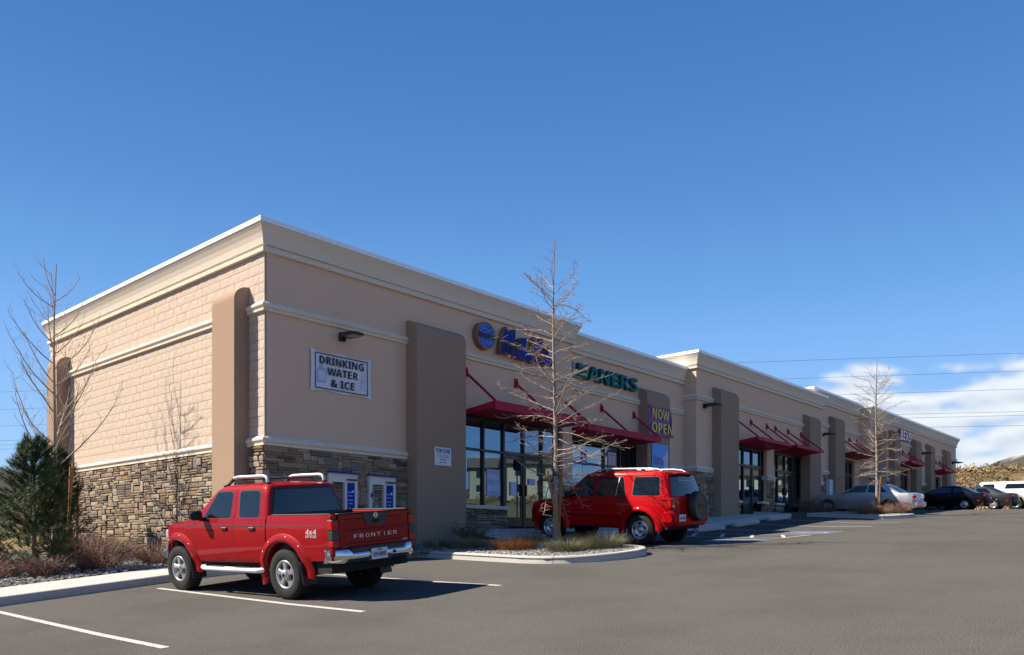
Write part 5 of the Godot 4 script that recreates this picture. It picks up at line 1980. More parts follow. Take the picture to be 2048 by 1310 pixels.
func gravel(called: String, poly: Array, n: int, up: float, sd: int, size := 0.05, dark := 1.0, near := 1.0) -> void:
	rng.seed = sd
	var mm := MultiMesh.new()
	mm.transform_format = MultiMesh.TRANSFORM_3D
	mm.use_colors = true
	mm.mesh = rock_shape(sd)
	var p := PackedVector2Array(poly)
	var r := Rect2(p[0], Vector2.ZERO)
	for v in p: r = r.expand(v)
	var xf := []
	var tries := 0
	while xf.size() < n and tries < n * 8:
		tries += 1
		var v := r.position + Vector2(rng.randf(), pow(rng.randf(), near) if near < 1.0 else rng.randf()) * r.size
		if not Geometry2D.is_point_in_polygon(v, p): continue
		xf.append(v)
	mm.instance_count = xf.size()
	for i in xf.size():
		var v: Vector2 = xf[i]
		var s := size * rng.randf_range(0.55, 1.35)
		var b := Basis(Vector3(rng.randf(), rng.randf(), rng.randf() + 0.01).normalized(), rng.randf() * TAU).scaled(Vector3.ONE * s)
		b = Basis(UP, rng.randf() * TAU) * Basis.from_scale(Vector3(s, s * 0.75, s)) * Basis(Vector3(1, 0, 0), rng.randf_range(-0.5, 0.5))
		mm.set_instance_transform(i, Transform3D(b, on(v.x, v.y, up + rng.randf_range(0.0, 0.02))))
		var l := rng.randf_range(0.2, 0.5) * dark
		var tint := rng.randf()
		mm.set_instance_color(i, Color(l * 1.0, l * lerpf(0.92, 0.99, tint), l * lerpf(0.82, 0.98, tint)))
	var o := MultiMeshInstance3D.new()
	o.name = free_name(called)
	o.multimesh = mm
	o.material_override = M.gravel
	add_child(o)
	o.set_meta("kind", "stuff")
	tag(o, {"gravel": "grey gravel between the left walkway and the end wall", "gravel_001": "pale gravel in the planter around the bare tree", "gravel_002": "grey gravel in the second planter", "gravel_003": "gravel in the shaded bed along the first shop wall"}[str(o.name)], "gravel")

func plants() -> void:
	plant_materials()
	# left end
	gravel("gravel", [Vector2(-9, 0.6), Vector2(-5, -0.95), Vector2(-2.2, -1.5), Vector2(-0.1, -1.45), Vector2(-0.1, -11), Vector2(-9, -9)], 9000, 0.14, 21, 0.062, 0.85, 1.0)
	bare_tree("bare_tree", "bare pale trunked tree with rising branches before the end wall", on(-2.1, -5.8, 0.13), 7.2, 0.055, 6, "rise", 28)
	pine("front pine of the group, fullest and lit yellow green, left of the bare tree", on(-3.36, -3.3, 0.12), 2.75, 1.05, 1, 560)
	pine("darker pine in the shade behind the bare tree by the end wall", on(-1.75, -6.6, 0.12), 2.75, 0.95, 3, 430)
	pine("pine cut off by the left edge of the photo", on(-4.1, -4.9, 0.12), 2.5, 1.1, 2, 420)
	stake("leaning wooden stake nearest the left bare tree's trunk", on(-1.9, -5.5, 0.1), on(-1.83, -5.5, 2.45), "stakes by the left tree")
	stake("wooden stake slanting to the right beside the darker pine", on(-2.05, -5.25, 0.1), on(-1.7, -5.7, 2.55), "stakes by the left tree")
	stake("upright dark wooden stake standing apart against the stone wall", on(-0.6, -8.4, 0.1), on(-0.6, -8.4, 2.1), "stakes by the left tree", 0.04)
	var red := Color(0.17, 0.062, 0.05)
	var red2 := Color(0.30, 0.15, 0.11)
	shrub("red_shrub", "large reddish shrub right of the pines below the stone wall", on(-2.2, -3.1, 0.12), 0.85, 0.5, red, red2, 300, 61, "reddish shrubs at the end wall")
	shrub("red_shrub", "reddish shrub behind the tan boulder against the stone wall", on(-1.3, -5.2, 0.12), 0.9, 0.52, red, red2, 280, 62, "reddish shrubs at the end wall")
	shrub("red_shrub", "dark twiggy shrub just left of the pickup truck's nose", on(-1.1, -2.7, 0.12), 0.55, 0.45, red * 0.7, red2 * 0.7, 190, 63, "reddish shrubs at the end wall")
	shrub("red_shrub", "reddish shrub under the front pine by the walkway", on(-3.4, -2.6, 0.12), 0.6, 0.35, red, red2, 170, 64, "reddish shrubs at the end wall")
	shrub("red_shrub", "reddish shrub at the photo's left edge under the pines", on(-4.2, -3.3, 0.12), 0.7, 0.4, red, red2, 190, 65, "reddish shrubs at the end wall")
	shrub("red_shrub", "reddish shrub at the foot of the stone wall by the upright stake", on(-0.7, -7.3, 0.12), 0.8, 0.5, red, red2, 200, 66, "reddish shrubs at the end wall")
	var bo := Geo.new()
	bo.smooth()
	var rows := []
	rng.seed = 9
	for i in 7:
		var ring := PackedVector3Array()
		for k in 9:
			var a := TAU * k / 9.0
			var rr := sin(PI * i / 6.0) * 0.21 * (1.0 + 0.25 * sin(k * 2.3 + i * 1.7))
			ring.append(Vector3(cos(a) * rr * 1.2, cos(PI * i / 6.0) * 0.17 + 0.08, sin(a) * rr))
		rows.append(ring)
	bo.grid(rows, true)
	solo("boulder", bo, M.boulder, "tan boulder among the reddish shrubs at the end wall", "rock", "", on(-1.62, -4.1, 0.12))
	# planter
	var inner := []
	for p in PENINSULA: inner.append(p + (Vector2(4.2, 4.0) - p).normalized() * 0.2)
	gravel("gravel", inner, 5200, 0.125, 22, 0.05, 1.0)
	var at := on(4.85, 4.0, 0.1)
	bare_tree("bare_tree", "bare young tree held by two stakes in the planter before the red suv", at, 6.85, 0.055, 12, "spread", 62)
	var tie := Geo.new()
	tie.lathe([Vector2(0.06, -0.02), Vector2(0.065, 0.0), Vector2(0.06, 0.02)], 14, Transform3D(Basis.IDENTITY, at + Vector3(0, 1.63, 0)))
	tie.bar(at + Vector3(-0.4, 1.72, 0.2), at + Vector3(0, 1.63, 0.05), 0.012, 0.03)
	tie.bar(at + Vector3(0.36, 1.72, -0.1), at + Vector3(0, 1.63, -0.02), 0.012, 0.03)
	solo("tree_tie", tie, M.tie, "dark rubber tie holding the planter tree to its two stakes", "tree tie")
	stake("left wooden stake of the tree in the planter before the suv", on(4.7, 4.35, 0.1), on(4.37, 4.15, 1.82), "stakes by the planter tree")
	stake("right wooden stake of the tree in the planter before the suv", on(5.15, 3.85, 0.1), on(5.32, 3.8, 1.85), "stakes by the planter tree")
	var gr := Color(0.20, 0.205, 0.125)
	var gr2 := Color(0.33, 0.31, 0.20)
	grass_clump("small green grass clump behind the truck's bumper in the planter", on(3.55, 1.5, 0.1), 0.42, 0.3, Color(0.13, 0.15, 0.07), gr2, 420, 71)
	grass_clump("grey green grass clump left of the orange one in the planter", on(3.72, 2.35, 0.1), 0.58, 0.33, gr, gr2, 950, 72)
	grass_clump("dry orange grass clump in the middle of the planter", on(3.9, 3.6, 0.1), 0.62, 0.33, Color(0.34, 0.17, 0.065), Color(0.50, 0.29, 0.13), 1150, 73)
	grass_clump("grey green grass clump at the foot of the planter tree, nearest the kerb", on(4.05, 4.95, 0.1), 0.62, 0.32, gr, gr2, 1150, 74)
	grass_clump("tall grey green grass clump beside the suv's rear wheel", on(4.85, 5.3, 0.1), 0.6, 0.38, gr, gr2, 1150, 75)
	grass_clump("grass clump behind the planter tree's left stake", on(5.1, 3.1, 0.1), 0.5, 0.33, gr, gr2, 700, 76)
	# shaded bed along the first shop
	gravel("gravel", [Vector2(0.3, 0.2), Vector2(5.5, 0.3), Vector2(5.5, 2.0), Vector2(2.9, 2.1), Vector2(1.6, 1.55), Vector2(0.8, 1.3)], 1500, 0.125, 23, 0.06, 0.9)
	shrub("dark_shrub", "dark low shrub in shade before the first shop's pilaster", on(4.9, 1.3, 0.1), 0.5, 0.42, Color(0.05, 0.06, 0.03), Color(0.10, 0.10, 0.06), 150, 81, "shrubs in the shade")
	# second planter
	var inner2 := []
	for p in ISLAND2: inner2.append(p + (Vector2(25.6, 3.8) - p).normalized() * 0.2)
	gravel("gravel", inner2, 1500, 0.125, 24, 0.07, 1.1)
	bare_tree("bare_tree", "bare tree with two stakes in the second planter before the silver sedan", on(26.1, 4.2, 0.1), 6.5, 0.07, 31, "spread", 60)
	stake("left stake of the tree in the second planter", on(25.85, 4.35, 0.1), on(25.8, 4.45, 1.75), "stakes by the second planter tree", 0.035)
	stake("right stake of the tree in the second planter", on(26.35, 4.1, 0.1), on(26.5, 4.05, 1.8), "stakes by the second planter tree", 0.035)
	var ru := Color(0.30, 0.13, 0.07)
	shrub("rust_shrub", "rust coloured shrub left of the second planter's tree", on(24.95, 4.05, 0.1), 0.55, 0.42, ru, ru * 1.5, 170, 91, "rust shrubs in the second planter")
	shrub("rust_shrub", "rust coloured shrub right of the second planter's tree", on(26.35, 4.95, 0.1), 0.5, 0.5, ru, ru * 1.5, 190, 92, "rust shrubs in the second planter")
	shrub("rust_shrub", "rust coloured shrub at the trunk of the second planter's tree", on(25.6, 4.5, 0.1), 0.4, 0.38, ru, ru * 1.4, 130, 93, "rust shrubs in the second planter")
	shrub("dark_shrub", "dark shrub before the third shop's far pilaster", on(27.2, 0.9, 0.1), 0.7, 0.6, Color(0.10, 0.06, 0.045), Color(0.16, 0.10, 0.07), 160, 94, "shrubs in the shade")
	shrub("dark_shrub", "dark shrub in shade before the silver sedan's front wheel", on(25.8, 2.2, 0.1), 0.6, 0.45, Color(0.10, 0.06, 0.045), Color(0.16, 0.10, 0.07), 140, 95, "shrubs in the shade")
	# farther trees at the right
	bare_tree("bare_tree", "bare tree beyond the shop building behind the black car", on(62.5, 7.5, 0.0) + Vector3(0, -0.1, 0), 8.2, 0.1, 44, "spread", 52)
	bare_tree("bare_tree", "small thin bare tree right of the far one behind the white truck", on(74, 9.0, 0.0), 4.6, 0.06, 45, "spread", 20)
	bare_tree("bare_tree", "tiny bare tree against the mountain at the right edge", on(95, 17, 1.2), 6.4, 0.09, 46, "rise", 18)

# ---------------------------------------------------------------- signs
func flat_box(c: Vector3, s: Vector3) -> Geo:
	var g := Geo.new()
	g.box(c, s)
	return g

func signs() -> void:
	var m := mat("banner_white", lin(0.66, 0.68, 0.74), 0.6)
	mat("ink", lin(0.012, 0.012, 0.03), 0.6)
	mat("banner_blue", lin(0.32, 0.42, 0.66), 0.6)
	mat("banner_pale", lin(0.55, 0.58, 0.72), 0.6)
	mat("banner_purple", lin(0.22, 0.08, 0.24), 0.6)
	mat("banner_red", lin(0.33, 0.03, 0.07), 0.6)
	mat("yellow_ink", lin(0.62, 0.56, 0.10), 0.6)
	mat("sky_blue", lin(0.08, 0.34, 0.78), 0.5)
	mat("sign_blue", lin(0.012, 0.05, 0.30), 0.6, 0.0, 0.1)
	mat("sign_gold", lin(0.22, 0.13, 0.045), 0.5)
	mat("teal", lin(0.010, 0.19, 0.20), 0.6, 0.0, 0.1)
	mat("teal_dark", lin(0.008, 0.05, 0.055), 0.5)
	mat("sign_red", lin(0.35, 0.015, 0.02), 0.4)
	mat("sign_white", lin(0.72, 0.68, 0.72), 0.35)
	mat("kiosk_white", lin(0.68, 0.66, 0.62), 0.5)
	mat("kiosk_blue", lin(0.012, 0.05, 0.32), 0.5, 0.0, 0.15)
	mat("kiosk_dark", lin(0.05, 0.045, 0.04), 0.6)
	mat("bottle", lin(0.18, 0.36, 0.55), 0.15)
	m = mat("lake_picture", lin(0.06, 0.13, 0.55), 0.2)
	m.albedo_texture = noise_tex(0.02, 4, [[0.3, Color(0.35, 0.4, 0.6)], [0.6, Color(0.8, 0.85, 1.0)], [0.75, Color(2.2, 2.2, 2.0)]], 256, 77)
	m.uv1_triplanar = true
	m.uv1_scale = Vector3(1.2, 2.0, 1.2)
	var F := func(x: float, y: float, z: float) -> Transform3D: return Transform3D(Basis.IDENTITY, Vector3(x, y, z))
	# drinking water banner
	var b := thing("water_banner", "white banner reading DRINKING WATER & ICE under the first wall lamp", "banner", Vector3(1.14, 5.045, 0.012))
	var g := Geo.new()
	var rows := []
	for i in 13:
		var r := PackedVector3Array()
		for j in 9:
			var u := i / 12.0
			var v := j / 8.0
			var sag := 0.03 * sin(PI * u * 2.0) * sin(PI * u * 2.0)
			r.append(Vector3(u * 1.68, lerpf(0.0 + sag, 0.91 - sag, v), 0.012 + 0.02 * sin(u * 9.0 + v * 2.0) * sin(PI * v)))
		rows.append(r)
	g.grid(rows)
	part("cloth", g, M.banner_white, b)
	for q in [[0.84, 0.845, 1.46, 0.02], [0.84, 0.065, 1.46, 0.02], [0.11, 0.455, 0.02, 0.78], [1.57, 0.455, 0.02, 0.78]]:
		part("printed_border", flat_box(Vector3(q[0], q[1], 0.037), Vector3(q[2], q[3], 0.003)), M.ink, b)
	words("printed_line", "DRINKING", M.ink, b, 1.24, 0.17, 0.004, F.call(0.22, 0.62, 0.036), "Droid Sans", 700)
	words("printed_line", "WATER", M.ink, b, 0.86, 0.17, 0.004, F.call(0.43, 0.385, 0.036), "Droid Sans", 700)
	words("printed_line", "& ICE", M.ink, b, 0.66, 0.17, 0.004, F.call(0.53, 0.13, 0.036), "Droid Sans", 700)
	var bp := Geo.new()
	bp.prism(round_poly([Vector2(0.15, 0.2), Vector2(0.39, 0.2), Vector2(0.39, 0.48), Vector2(0.30, 0.56), Vector2(0.29, 0.62), Vector2(0.25, 0.62), Vector2(0.24, 0.56), Vector2(0.15, 0.48)], 0.03), F.call(0, 0, 0.035), 0.003)
	part("printed_bottle", bp, M.banner_blue, b)
	bp = Geo.new()
	bp.prism(round_poly([Vector2(0.18, 0.24), Vector2(0.36, 0.24), Vector2(0.36, 0.46), Vector2(0.18, 0.46)], 0.03), F.call(0, 0, 0.0375), 0.002)
	part("printed_bottle", bp, M.banner_pale, b)
	bp = Geo.new()
	bp.prism(round_poly([Vector2(1.34, 0.17), Vector2(1.5, 0.17), Vector2(1.49, 0.5), Vector2(1.44, 0.57), Vector2(1.39, 0.5)], 0.03), F.call(0, 0, 0.035), 0.002)
	part("printed_bag", bp, M.banner_pale, b)
	words("printed_line", "ICE", M.banner_blue, b, 0.1, 0.045, 0.003, F.call(1.38, 0.36, 0.037), "Droid Sans", 700)
	for q in [[0.0, 0.9], [0.84, 0.885], [1.68, 0.9], [0.0, 0.01], [0.84, 0.02], [1.68, 0.01]]:
		part("grommet_tab", flat_box(Vector3(q[0] + (0.02 if q[0] == 0.0 else (-0.02 if q[0] > 1.0 else 0.0)), q[1], 0.016), Vector3(0.06, 0.05, 0.006)), M.banner_white, b)
	# tow zone notice
	var tz := thing("tow_sign", "small white TOW ZONE notice on the first brown pilaster", "sign", Vector3(4.52, 3.585, 0.4))
	var pg := Geo.new()
	pg.bbox(Vector3(0.29, 0.23, 0.012), Vector3(0.575, 0.46, 0.012), 0.003)
	part("panel", pg, M.banner_white, tz)
	words("heading", "TOW ZONE", M.ink, tz, 0.5, 0.1, 0.003, F.call(0.04, 0.325, 0.018), "Droid Sans", 700)
	for i in 5: words("small_print", ["UNAUTHORIZED VEHICLES WILL BE", "TOWED AWAY AT OWNERS EXPENSE", "VEHICLES MAY BE RECLAIMED AT", "24 HOURS A DAY", "CALL 775-555"][i], M.banner_blue if i < 3 else M.ink, tz, [0.42, 0.42, 0.42, 0.2, 0.24][i], 0.026, 0.002, F.call([0.08, 0.08, 0.08, 0.19, 0.17][i], [0.27, 0.235, 0.2, 0.14, 0.07][i], 0.018))
	# round sign and script sign
	var rs := thing("round_sign", "round gold rimmed sign with a blue lake picture left of the script letters", "sign", Vector3(6.65, 7.265, 0.0))
	var X := Transform3D(Basis(Vector3(1, 0, 0), Vector3(0, 0, 1), Vector3(0, -1, 0)), Vector3.ZERO)
	g = Geo.new()
	g.lathe([Vector2(0.37, 0.0), Vector2(0.37, 0.19), Vector2(0.335, 0.195), Vector2(0.33, 0.185)], 40, X, true)
	part("rim", g, M.sign_gold, rs)
	g = Geo.new()
	g.lathe([Vector2(0.335, 0.186), Vector2(0.0, 0.187)], 40, X)
	part("picture", g, M.lake_picture, rs)
	g = Geo.new()
	g.prism(PackedVector2Array([Vector2(-0.32, -0.08), Vector2(-0.32, 0.08), Vector2(-0.1, 0.05), Vector2(0.1, 0.07), Vector2(0.32, 0.03), Vector2(0.32, -0.09), Vector2(0.05, -0.06)]), F.call(0, 0, 0.188), 0.002)
	part("picture_shore", g, M.ink, rs)
	var sc := thing("script_sign", "blue script letters reading Millus Water, gold sided, over the first awning", "sign", Vector3(7.2, 6.84, 0.0))
	var letters := [
		[[Vector2(0.02, 0.03), Vector2(0.1, 0.45), Vector2(0.26, 0.80), Vector2(0.24, 0.4), Vector2(0.19, 0.06)], [Vector2(0.2, 0.12), Vector2(0.3, 0.5), Vector2(0.42, 0.72), Vector2(0.4, 0.4), Vector2(0.36, 0.05)], [Vector2(0.37, 0.12), Vector2(0.46, 0.5), Vector2(0.6, 0.80), Vector2(0.57, 0.4), Vector2(0.54, 0.08), Vector2(0.62, 0.05), Vector2(0.68, 0.14)]],
		[[Vector2(0.75, 0.38), Vector2(0.71, 0.1), Vector2(0.76, 0.04)], [Vector2(0.77, 0.52), Vector2(0.78, 0.55)]],
		[[Vector2(0.82, 0.1), Vector2(0.94, 0.6), Vector2(0.89, 0.6), Vector2(0.85, 0.08), Vector2(0.9, 0.04)]],
		[[Vector2(0.96, 0.1), Vector2(1.08, 0.62), Vector2(1.03, 0.62), Vector2(0.99, 0.08), Vector2(1.04, 0.04)]],
		[[Vector2(1.11, 0.32), Vector2(1.08, 0.08), Vector2(1.15, 0.06), Vector2(1.2, 0.32), Vector2(1.18, 0.06)]],
		[[Vector2(1.22, 0.08), Vector2(1.3, 0.34), Vector2(1.31, 0.1), Vector2(1.24, 0.04)]],
		[[Vector2(1.4, 0.55), Vector2(1.5, 0.76), Vector2(1.48, 0.4), Vector2(1.42, 0.0)], [Vector2(1.43, 0.05), Vector2(1.58, 0.5), Vector2(1.68, 0.74), Vector2(1.65, 0.4), Vector2(1.6, 0.02)], [Vector2(1.61, 0.06), Vector2(1.74, 0.5), Vector2(1.85, 0.8)]],
		[[Vector2(1.92, 0.3), Vector2(1.84, 0.2), Vector2(1.86, 0.05), Vector2(1.93, 0.28), Vector2(1.94, 0.05)]],
		[[Vector2(2.06, 0.56), Vector2(1.99, 0.1), Vector2(2.05, 0.04)], [Vector2(1.95, 0.38), Vector2(2.12, 0.41)]],
		[[Vector2(2.1, 0.15), Vector2(2.18, 0.25), Vector2(2.11, 0.31), Vector2(2.08, 0.1), Vector2(2.17, 0.05)]],
		[[Vector2(2.24, 0.05), Vector2(2.27, 0.31), Vector2(2.37, 0.29)]]]
	for l in letters:
		var body := Geo.new()
		var face := Geo.new()
		for s in l:
			for poly in Geometry2D.offset_polyline(PackedVector2Array(s), 0.043, Geometry2D.JOIN_ROUND, Geometry2D.END_ROUND):
				if Geometry2D.is_polygon_clockwise(poly): continue
				body.prism(poly, F.call(0, 0, 0.05), 0.15)
			for poly in Geometry2D.offset_polyline(PackedVector2Array(s), 0.037, Geometry2D.JOIN_ROUND, Geometry2D.END_ROUND):
				if Geometry2D.is_polygon_clockwise(poly): continue
				face.prism(poly, F.call(0, 0, 0.196), 0.008)
		var lo := part("letter", body, M.sign_gold, sc)
		part("letter_face", face, M.sign_blue, lo)
	# teal letters
	var cl := thing("teal_sign", "teal block letters reading CLEANERS behind the planter tree", "sign", Vector3(0, 0, -0.55))
	var xs := [10.74, 11.19, 11.63, 12.2, 12.84, 13.5, 14.04, 14.64]
	var ws := [0.36, 0.36, 0.46, 0.56, 0.52, 0.44, 0.5, 0.46]
	for i in 8:
		var lt := words("letter", "CLEANERS"[i], M.teal_dark, cl, ws[i] + 0.03, 0.47, 0.13, F.call(xs[i] - 0.015, 6.975, 0.0), "Droid Sans", 700)
		words("letter_face", "CLEANERS"[i], M.teal, lt, ws[i], 0.435, 0.012, F.call(0.015, 0.017, 0.128), "Droid Sans", 700)
	# far sign with red sides
	var fs := thing("far_sign", "white faced letters with red sides reading BENS on the far shop", "sign", Vector3(0, 0, 0))
	for i in 4:
		var lt := words("letter", "BENS"[i], M.sign_red, fs, 0.42, 0.62, 0.16, F.call(43.35 + i * 0.55, 7.98, 0.0), "Droid Sans", 700)
		words("letter_face", "BENS"[i], M.sign_white, lt, 0.39, 0.58, 0.015, F.call(0.015, 0.02, 0.155), "Droid Sans", 700)
	# banners on the second shop's pilaster
	var no := thing("open_banner", "purple and red NOW OPEN banner on the second shop's pilaster", "banner", Vector3(15.36, 5.5, -0.165))
	g = Geo.new()
	rows = []
	for i in 11:
		var r := PackedVector3Array()
		for j in 11:
			var u := i / 10.0
			var v := j / 10.0
			r.append(Vector3(0.0 + u * (1.5 + 0.1 * (1.0 - v)), v * (1.07 - 0.03 * sin(PI * u)), 0.012 + 0.05 * (1.0 - v) * u * (1.0 + 0.5 * sin(u * 8.0))))
		rows.append(r)
	g.grid(rows)
	part("cloth", g, M.banner_purple, no)
	g = Geo.new()
	g.prism(PackedVector2Array([Vector2(0.0, 1.06), Vector2(0.75, 0.98), Vector2(1.48, 1.05), Vector2(1.34, 0.9), Vector2(0.75, 0.95), Vector2(0.12, 0.97)]), F.call(0.01, -0.015, 0.02), 0.004)
	g.prism(PackedVector2Array([Vector2(1.48, 1.0), Vector2(1.56, 0.02), Vector2(1.3, 0.0), Vector2(1.44, 0.5)]), F.call(0.0, 0, 0.07), 0.004)
	var red_part := part("printed_edge", g, M.banner_red, no)
	red_part.set_meta("kind", "stuff")
	words("printed_line", "NOW", M.yellow_ink, no, 1.14, 0.36, 0.006, F.call(0.2, 0.60, 0.055), "Droid Sans", 700)
	words("printed_line", "OPEN", M.yellow_ink, no, 1.42, 0.36, 0.006, F.call(0.12, 0.10, 0.085), "Droid Sans", 700)
	var sh := thing("shirt_poster", "bright blue poster reading Shirts below the NOW OPEN banner", "poster", Vector3(15.6, 4.05, -0.165))
	pg = Geo.new()
	pg.bbox(Vector3(0.55, 0.58, 0.01), Vector3(1.1, 1.17, 0.012), 0.003)
	part("sheet", pg, M.sky_blue, sh)
	words("printed_word", "Shirts", M.banner_purple, sh, 0.66, 0.34, 0.003, F.call(0.06, 0.42, 0.016), "Droid Serif", 700)
	g = Geo.new()
	g.prism(PackedVector2Array([Vector2(0.82, 0.2), Vector2(1.06, 0.2), Vector2(1.06, 0.95), Vector2(0.98, 0.95), Vector2(0.92, 0.8), Vector2(0.7, 0.66), Vector2(0.78, 0.58), Vector2(0.84, 0.6)]), F.call(0, 0, 0.014), 0.004)
	part("printed_shirt", g, M.banner_pale, sh)
	# water kiosks
	for k in 2:
		var kx: float = [1.557, 2.71][k]
		var ki := thing("water_kiosk", ["left water vending window in the stone base, half hidden by the truck's cab", "right water vending window in the stone base, by the brown pilaster"][k], "vending machine", Vector3(kx, 2.1, 0.0), "water vending windows in the stone base")
		g = Geo.new()
		for q in [[0.0, 0.08, 0.0, 1.12], [0.72, 0.8, 0.0, 1.12], [0.44, 0.5, 0.1, 0.92]]:
			g.box(Vector3((q[0] + q[1]) * 0.5, (q[2] + q[3]) * 0.5, 0.06), Vector3(q[1] - q[0], q[3] - q[2], 0.13))
		g.box(Vector3(0.4, 1.02, 0.06), Vector3(0.64, 0.2, 0.128))
		g.box(Vector3(0.4, 0.05, 0.06), Vector3(0.64, 0.1, 0.128))
		var fr := part("frame", g, M.kiosk_white, ki)
		fr.set_meta("kind", "stuff")
		part("hood", flat_box(Vector3(0.4, 1.135, 0.09), Vector3(0.84, 0.03, 0.2)), M.kiosk_blue, ki)
		part("panel_hood", flat_box(Vector3(0.62, 0.985, 0.15), Vector3(0.26, 0.03, 0.07)), M.ink, ki)
		var bpn := part("control_panel", flat_box(Vector3(0.61, 0.53, 0.09), Vector3(0.218, 0.86, 0.06)), M.kiosk_blue, ki)
		words("panel_print", "WATER", M.banner_pale, bpn, 0.1, 0.03, 0.003, F.call(0.53, 0.91, 0.12))
		for q in [[0.7, 0.16], [0.62, 0.12], [0.52, 0.15], [0.44, 0.1]]:
			part("print_line", flat_box(Vector3(0.6, q[0], 0.121), Vector3(q[1], 0.02, 0.003)), M.banner_blue, bpn)
		part("coin_slot", flat_box(Vector3(0.665, 0.72, 0.122), Vector3(0.05, 0.045, 0.01)), M.banner_white, bpn)
		g = Geo.new()
		g.lathe([Vector2(0.045, 0.0), Vector2(0.04, 0.02), Vector2(0.0, 0.022)], 16, Transform3D(X.basis, Vector3(0.57, 0.3, 0.12)))
		part("button", g, M.banner_blue, bpn)
		part("niche", flat_box(Vector3(0.26, 0.5, 0.0), Vector3(0.37, 0.84, 0.02)), M.kiosk_dark, ki)
		part("niche_back_panel", flat_box(Vector3(0.16, 0.52, 0.014), Vector3(0.12, 0.8, 0.012)), M.kiosk_white, ki)
		g = Geo.new()
		g.lathe([Vector2(0.0, 0.0), Vector2(0.1, 0.0), Vector2(0.12, 0.03), Vector2(0.12, 0.2), Vector2(0.09, 0.25), Vector2(0.04, 0.27), Vector2(0.035, 0.31), Vector2(0.0, 0.31)], 20, Transform3D(Basis.IDENTITY, Vector3(0.19, 0.11, 0.14)))
		part("filling_shield", g, M.bottle, ki)
		for y in [0.28, 0.66]: part("hinge", flat_box(Vector3(0.06, y, 0.13), Vector3(0.045, 0.1, 0.02)), M.ink, ki)
	# meter box, parking sign, posters in the glass
	var mb := thing("meter_box", "tall white utility box on the wall before the silver sedan's bonnet", "utility box", Vector3(33.35, 4.05, -0.55))
	g = Geo.new()
	g.bbox(Vector3(0.0, 0.44, 0.12), Vector3(0.62, 0.95, 0.24), 0.01)
	part("cabinet", g, M.banner_white, mb)
	for y in [0.2, 0.44, 0.68]: part("cabinet_joint", flat_box(Vector3(0, y, 0.241), Vector3(0.6, 0.008, 0.004)), M.smoke_lamp, mb)
	var ps := thing("parking_sign", "blue reserved parking sign on a thin post behind the planter tree", "sign", on(9.8, 1.1, 0.25))
	g = Geo.new()
	g.tube(PackedVector3Array([Vector3.ZERO, Vector3(0, 1.2, 0), Vector3(0, 2.25, 0)]), 0.022, 0.022, 8)
	part("post", g, M.satin, ps)
	g = Geo.new()
	g.bbox(Vector3(0, 2.02, 0.026), Vector3(0.3, 0.45, 0.006), 0.002)
	var pb := part("panel", g, M.kiosk_blue, ps)
	words("sign_words", "RESERVED", M.sign_white, pb, 0.24, 0.05, 0.002, F.call(-0.12, 2.17, 0.0295))
	words("sign_words", "PARKING", M.sign_white, pb, 0.22, 0.05, 0.002, F.call(-0.11, 1.85, 0.0295))
	g = Geo.new()
	g.prism(PackedVector2Array([Vector2(-0.06, 1.95), Vector2(0.06, 1.95), Vector2(0.06, 1.99), Vector2(0.0, 2.0), Vector2(0.0, 2.1), Vector2(-0.04, 2.1)]), F.call(0, 0, 0.0295), 0.002)
	part("sign_figure", g, M.sign_white, pb)
	var po := [["blue_notice", "pale blue window notice left of the first shop's door", 7.05, 2.95, 0.55, 0.75, "banner_blue"], ["door_notice", "white paper notice on the first shop's left door", 8.02, 3.0, 0.26, 0.4, "banner_pale"], ["door_notice", "pale sticker on the first shop's right door", 8.82, 3.35, 0.3, 0.18, "banner_blue"]]
	for q in po:
		solo(q[0], flat_box(Vector3(q[2] + q[4] * 0.5, q[3] + q[5] * 0.5, -0.188 if q[0] == "blue_notice" else -0.158), Vector3(q[4], q[5], 0.004)), M[q[6]], q[1], "notice")
	words("notice_words", "HOUSE", M.banner_white, get_node("blue_notice"), 0.42, 0.16, 0.002, F.call(7.11, 3.42, -0.186))
	words("notice_words", "RESET", M.banner_white, get_node("blue_notice"), 0.42, 0.16, 0.002, F.call(7.11, 3.1, -0.186))
	solo("red_notice", flat_box(Vector3(13.95, 4.5, -0.738), Vector3(0.5, 0.55, 0.004)), M.banner_pale, "pale notice with red lines in the second shop's window", "notice")
	var ln := get_node("red_notice")
	for q in [[13.95, 4.68, 0.4, 0.03], [13.95, 4.32, 0.4, 0.03], [13.76, 4.5, 0.03, 0.36], [14.14, 4.5, 0.03, 0.36], [13.95, 4.5, 0.03, 0.3]]:
		part("red_line", flat_box(Vector3(q[0], q[1], -0.735), Vector3(q[2], q[3], 0.003)), M.sign_red, ln)

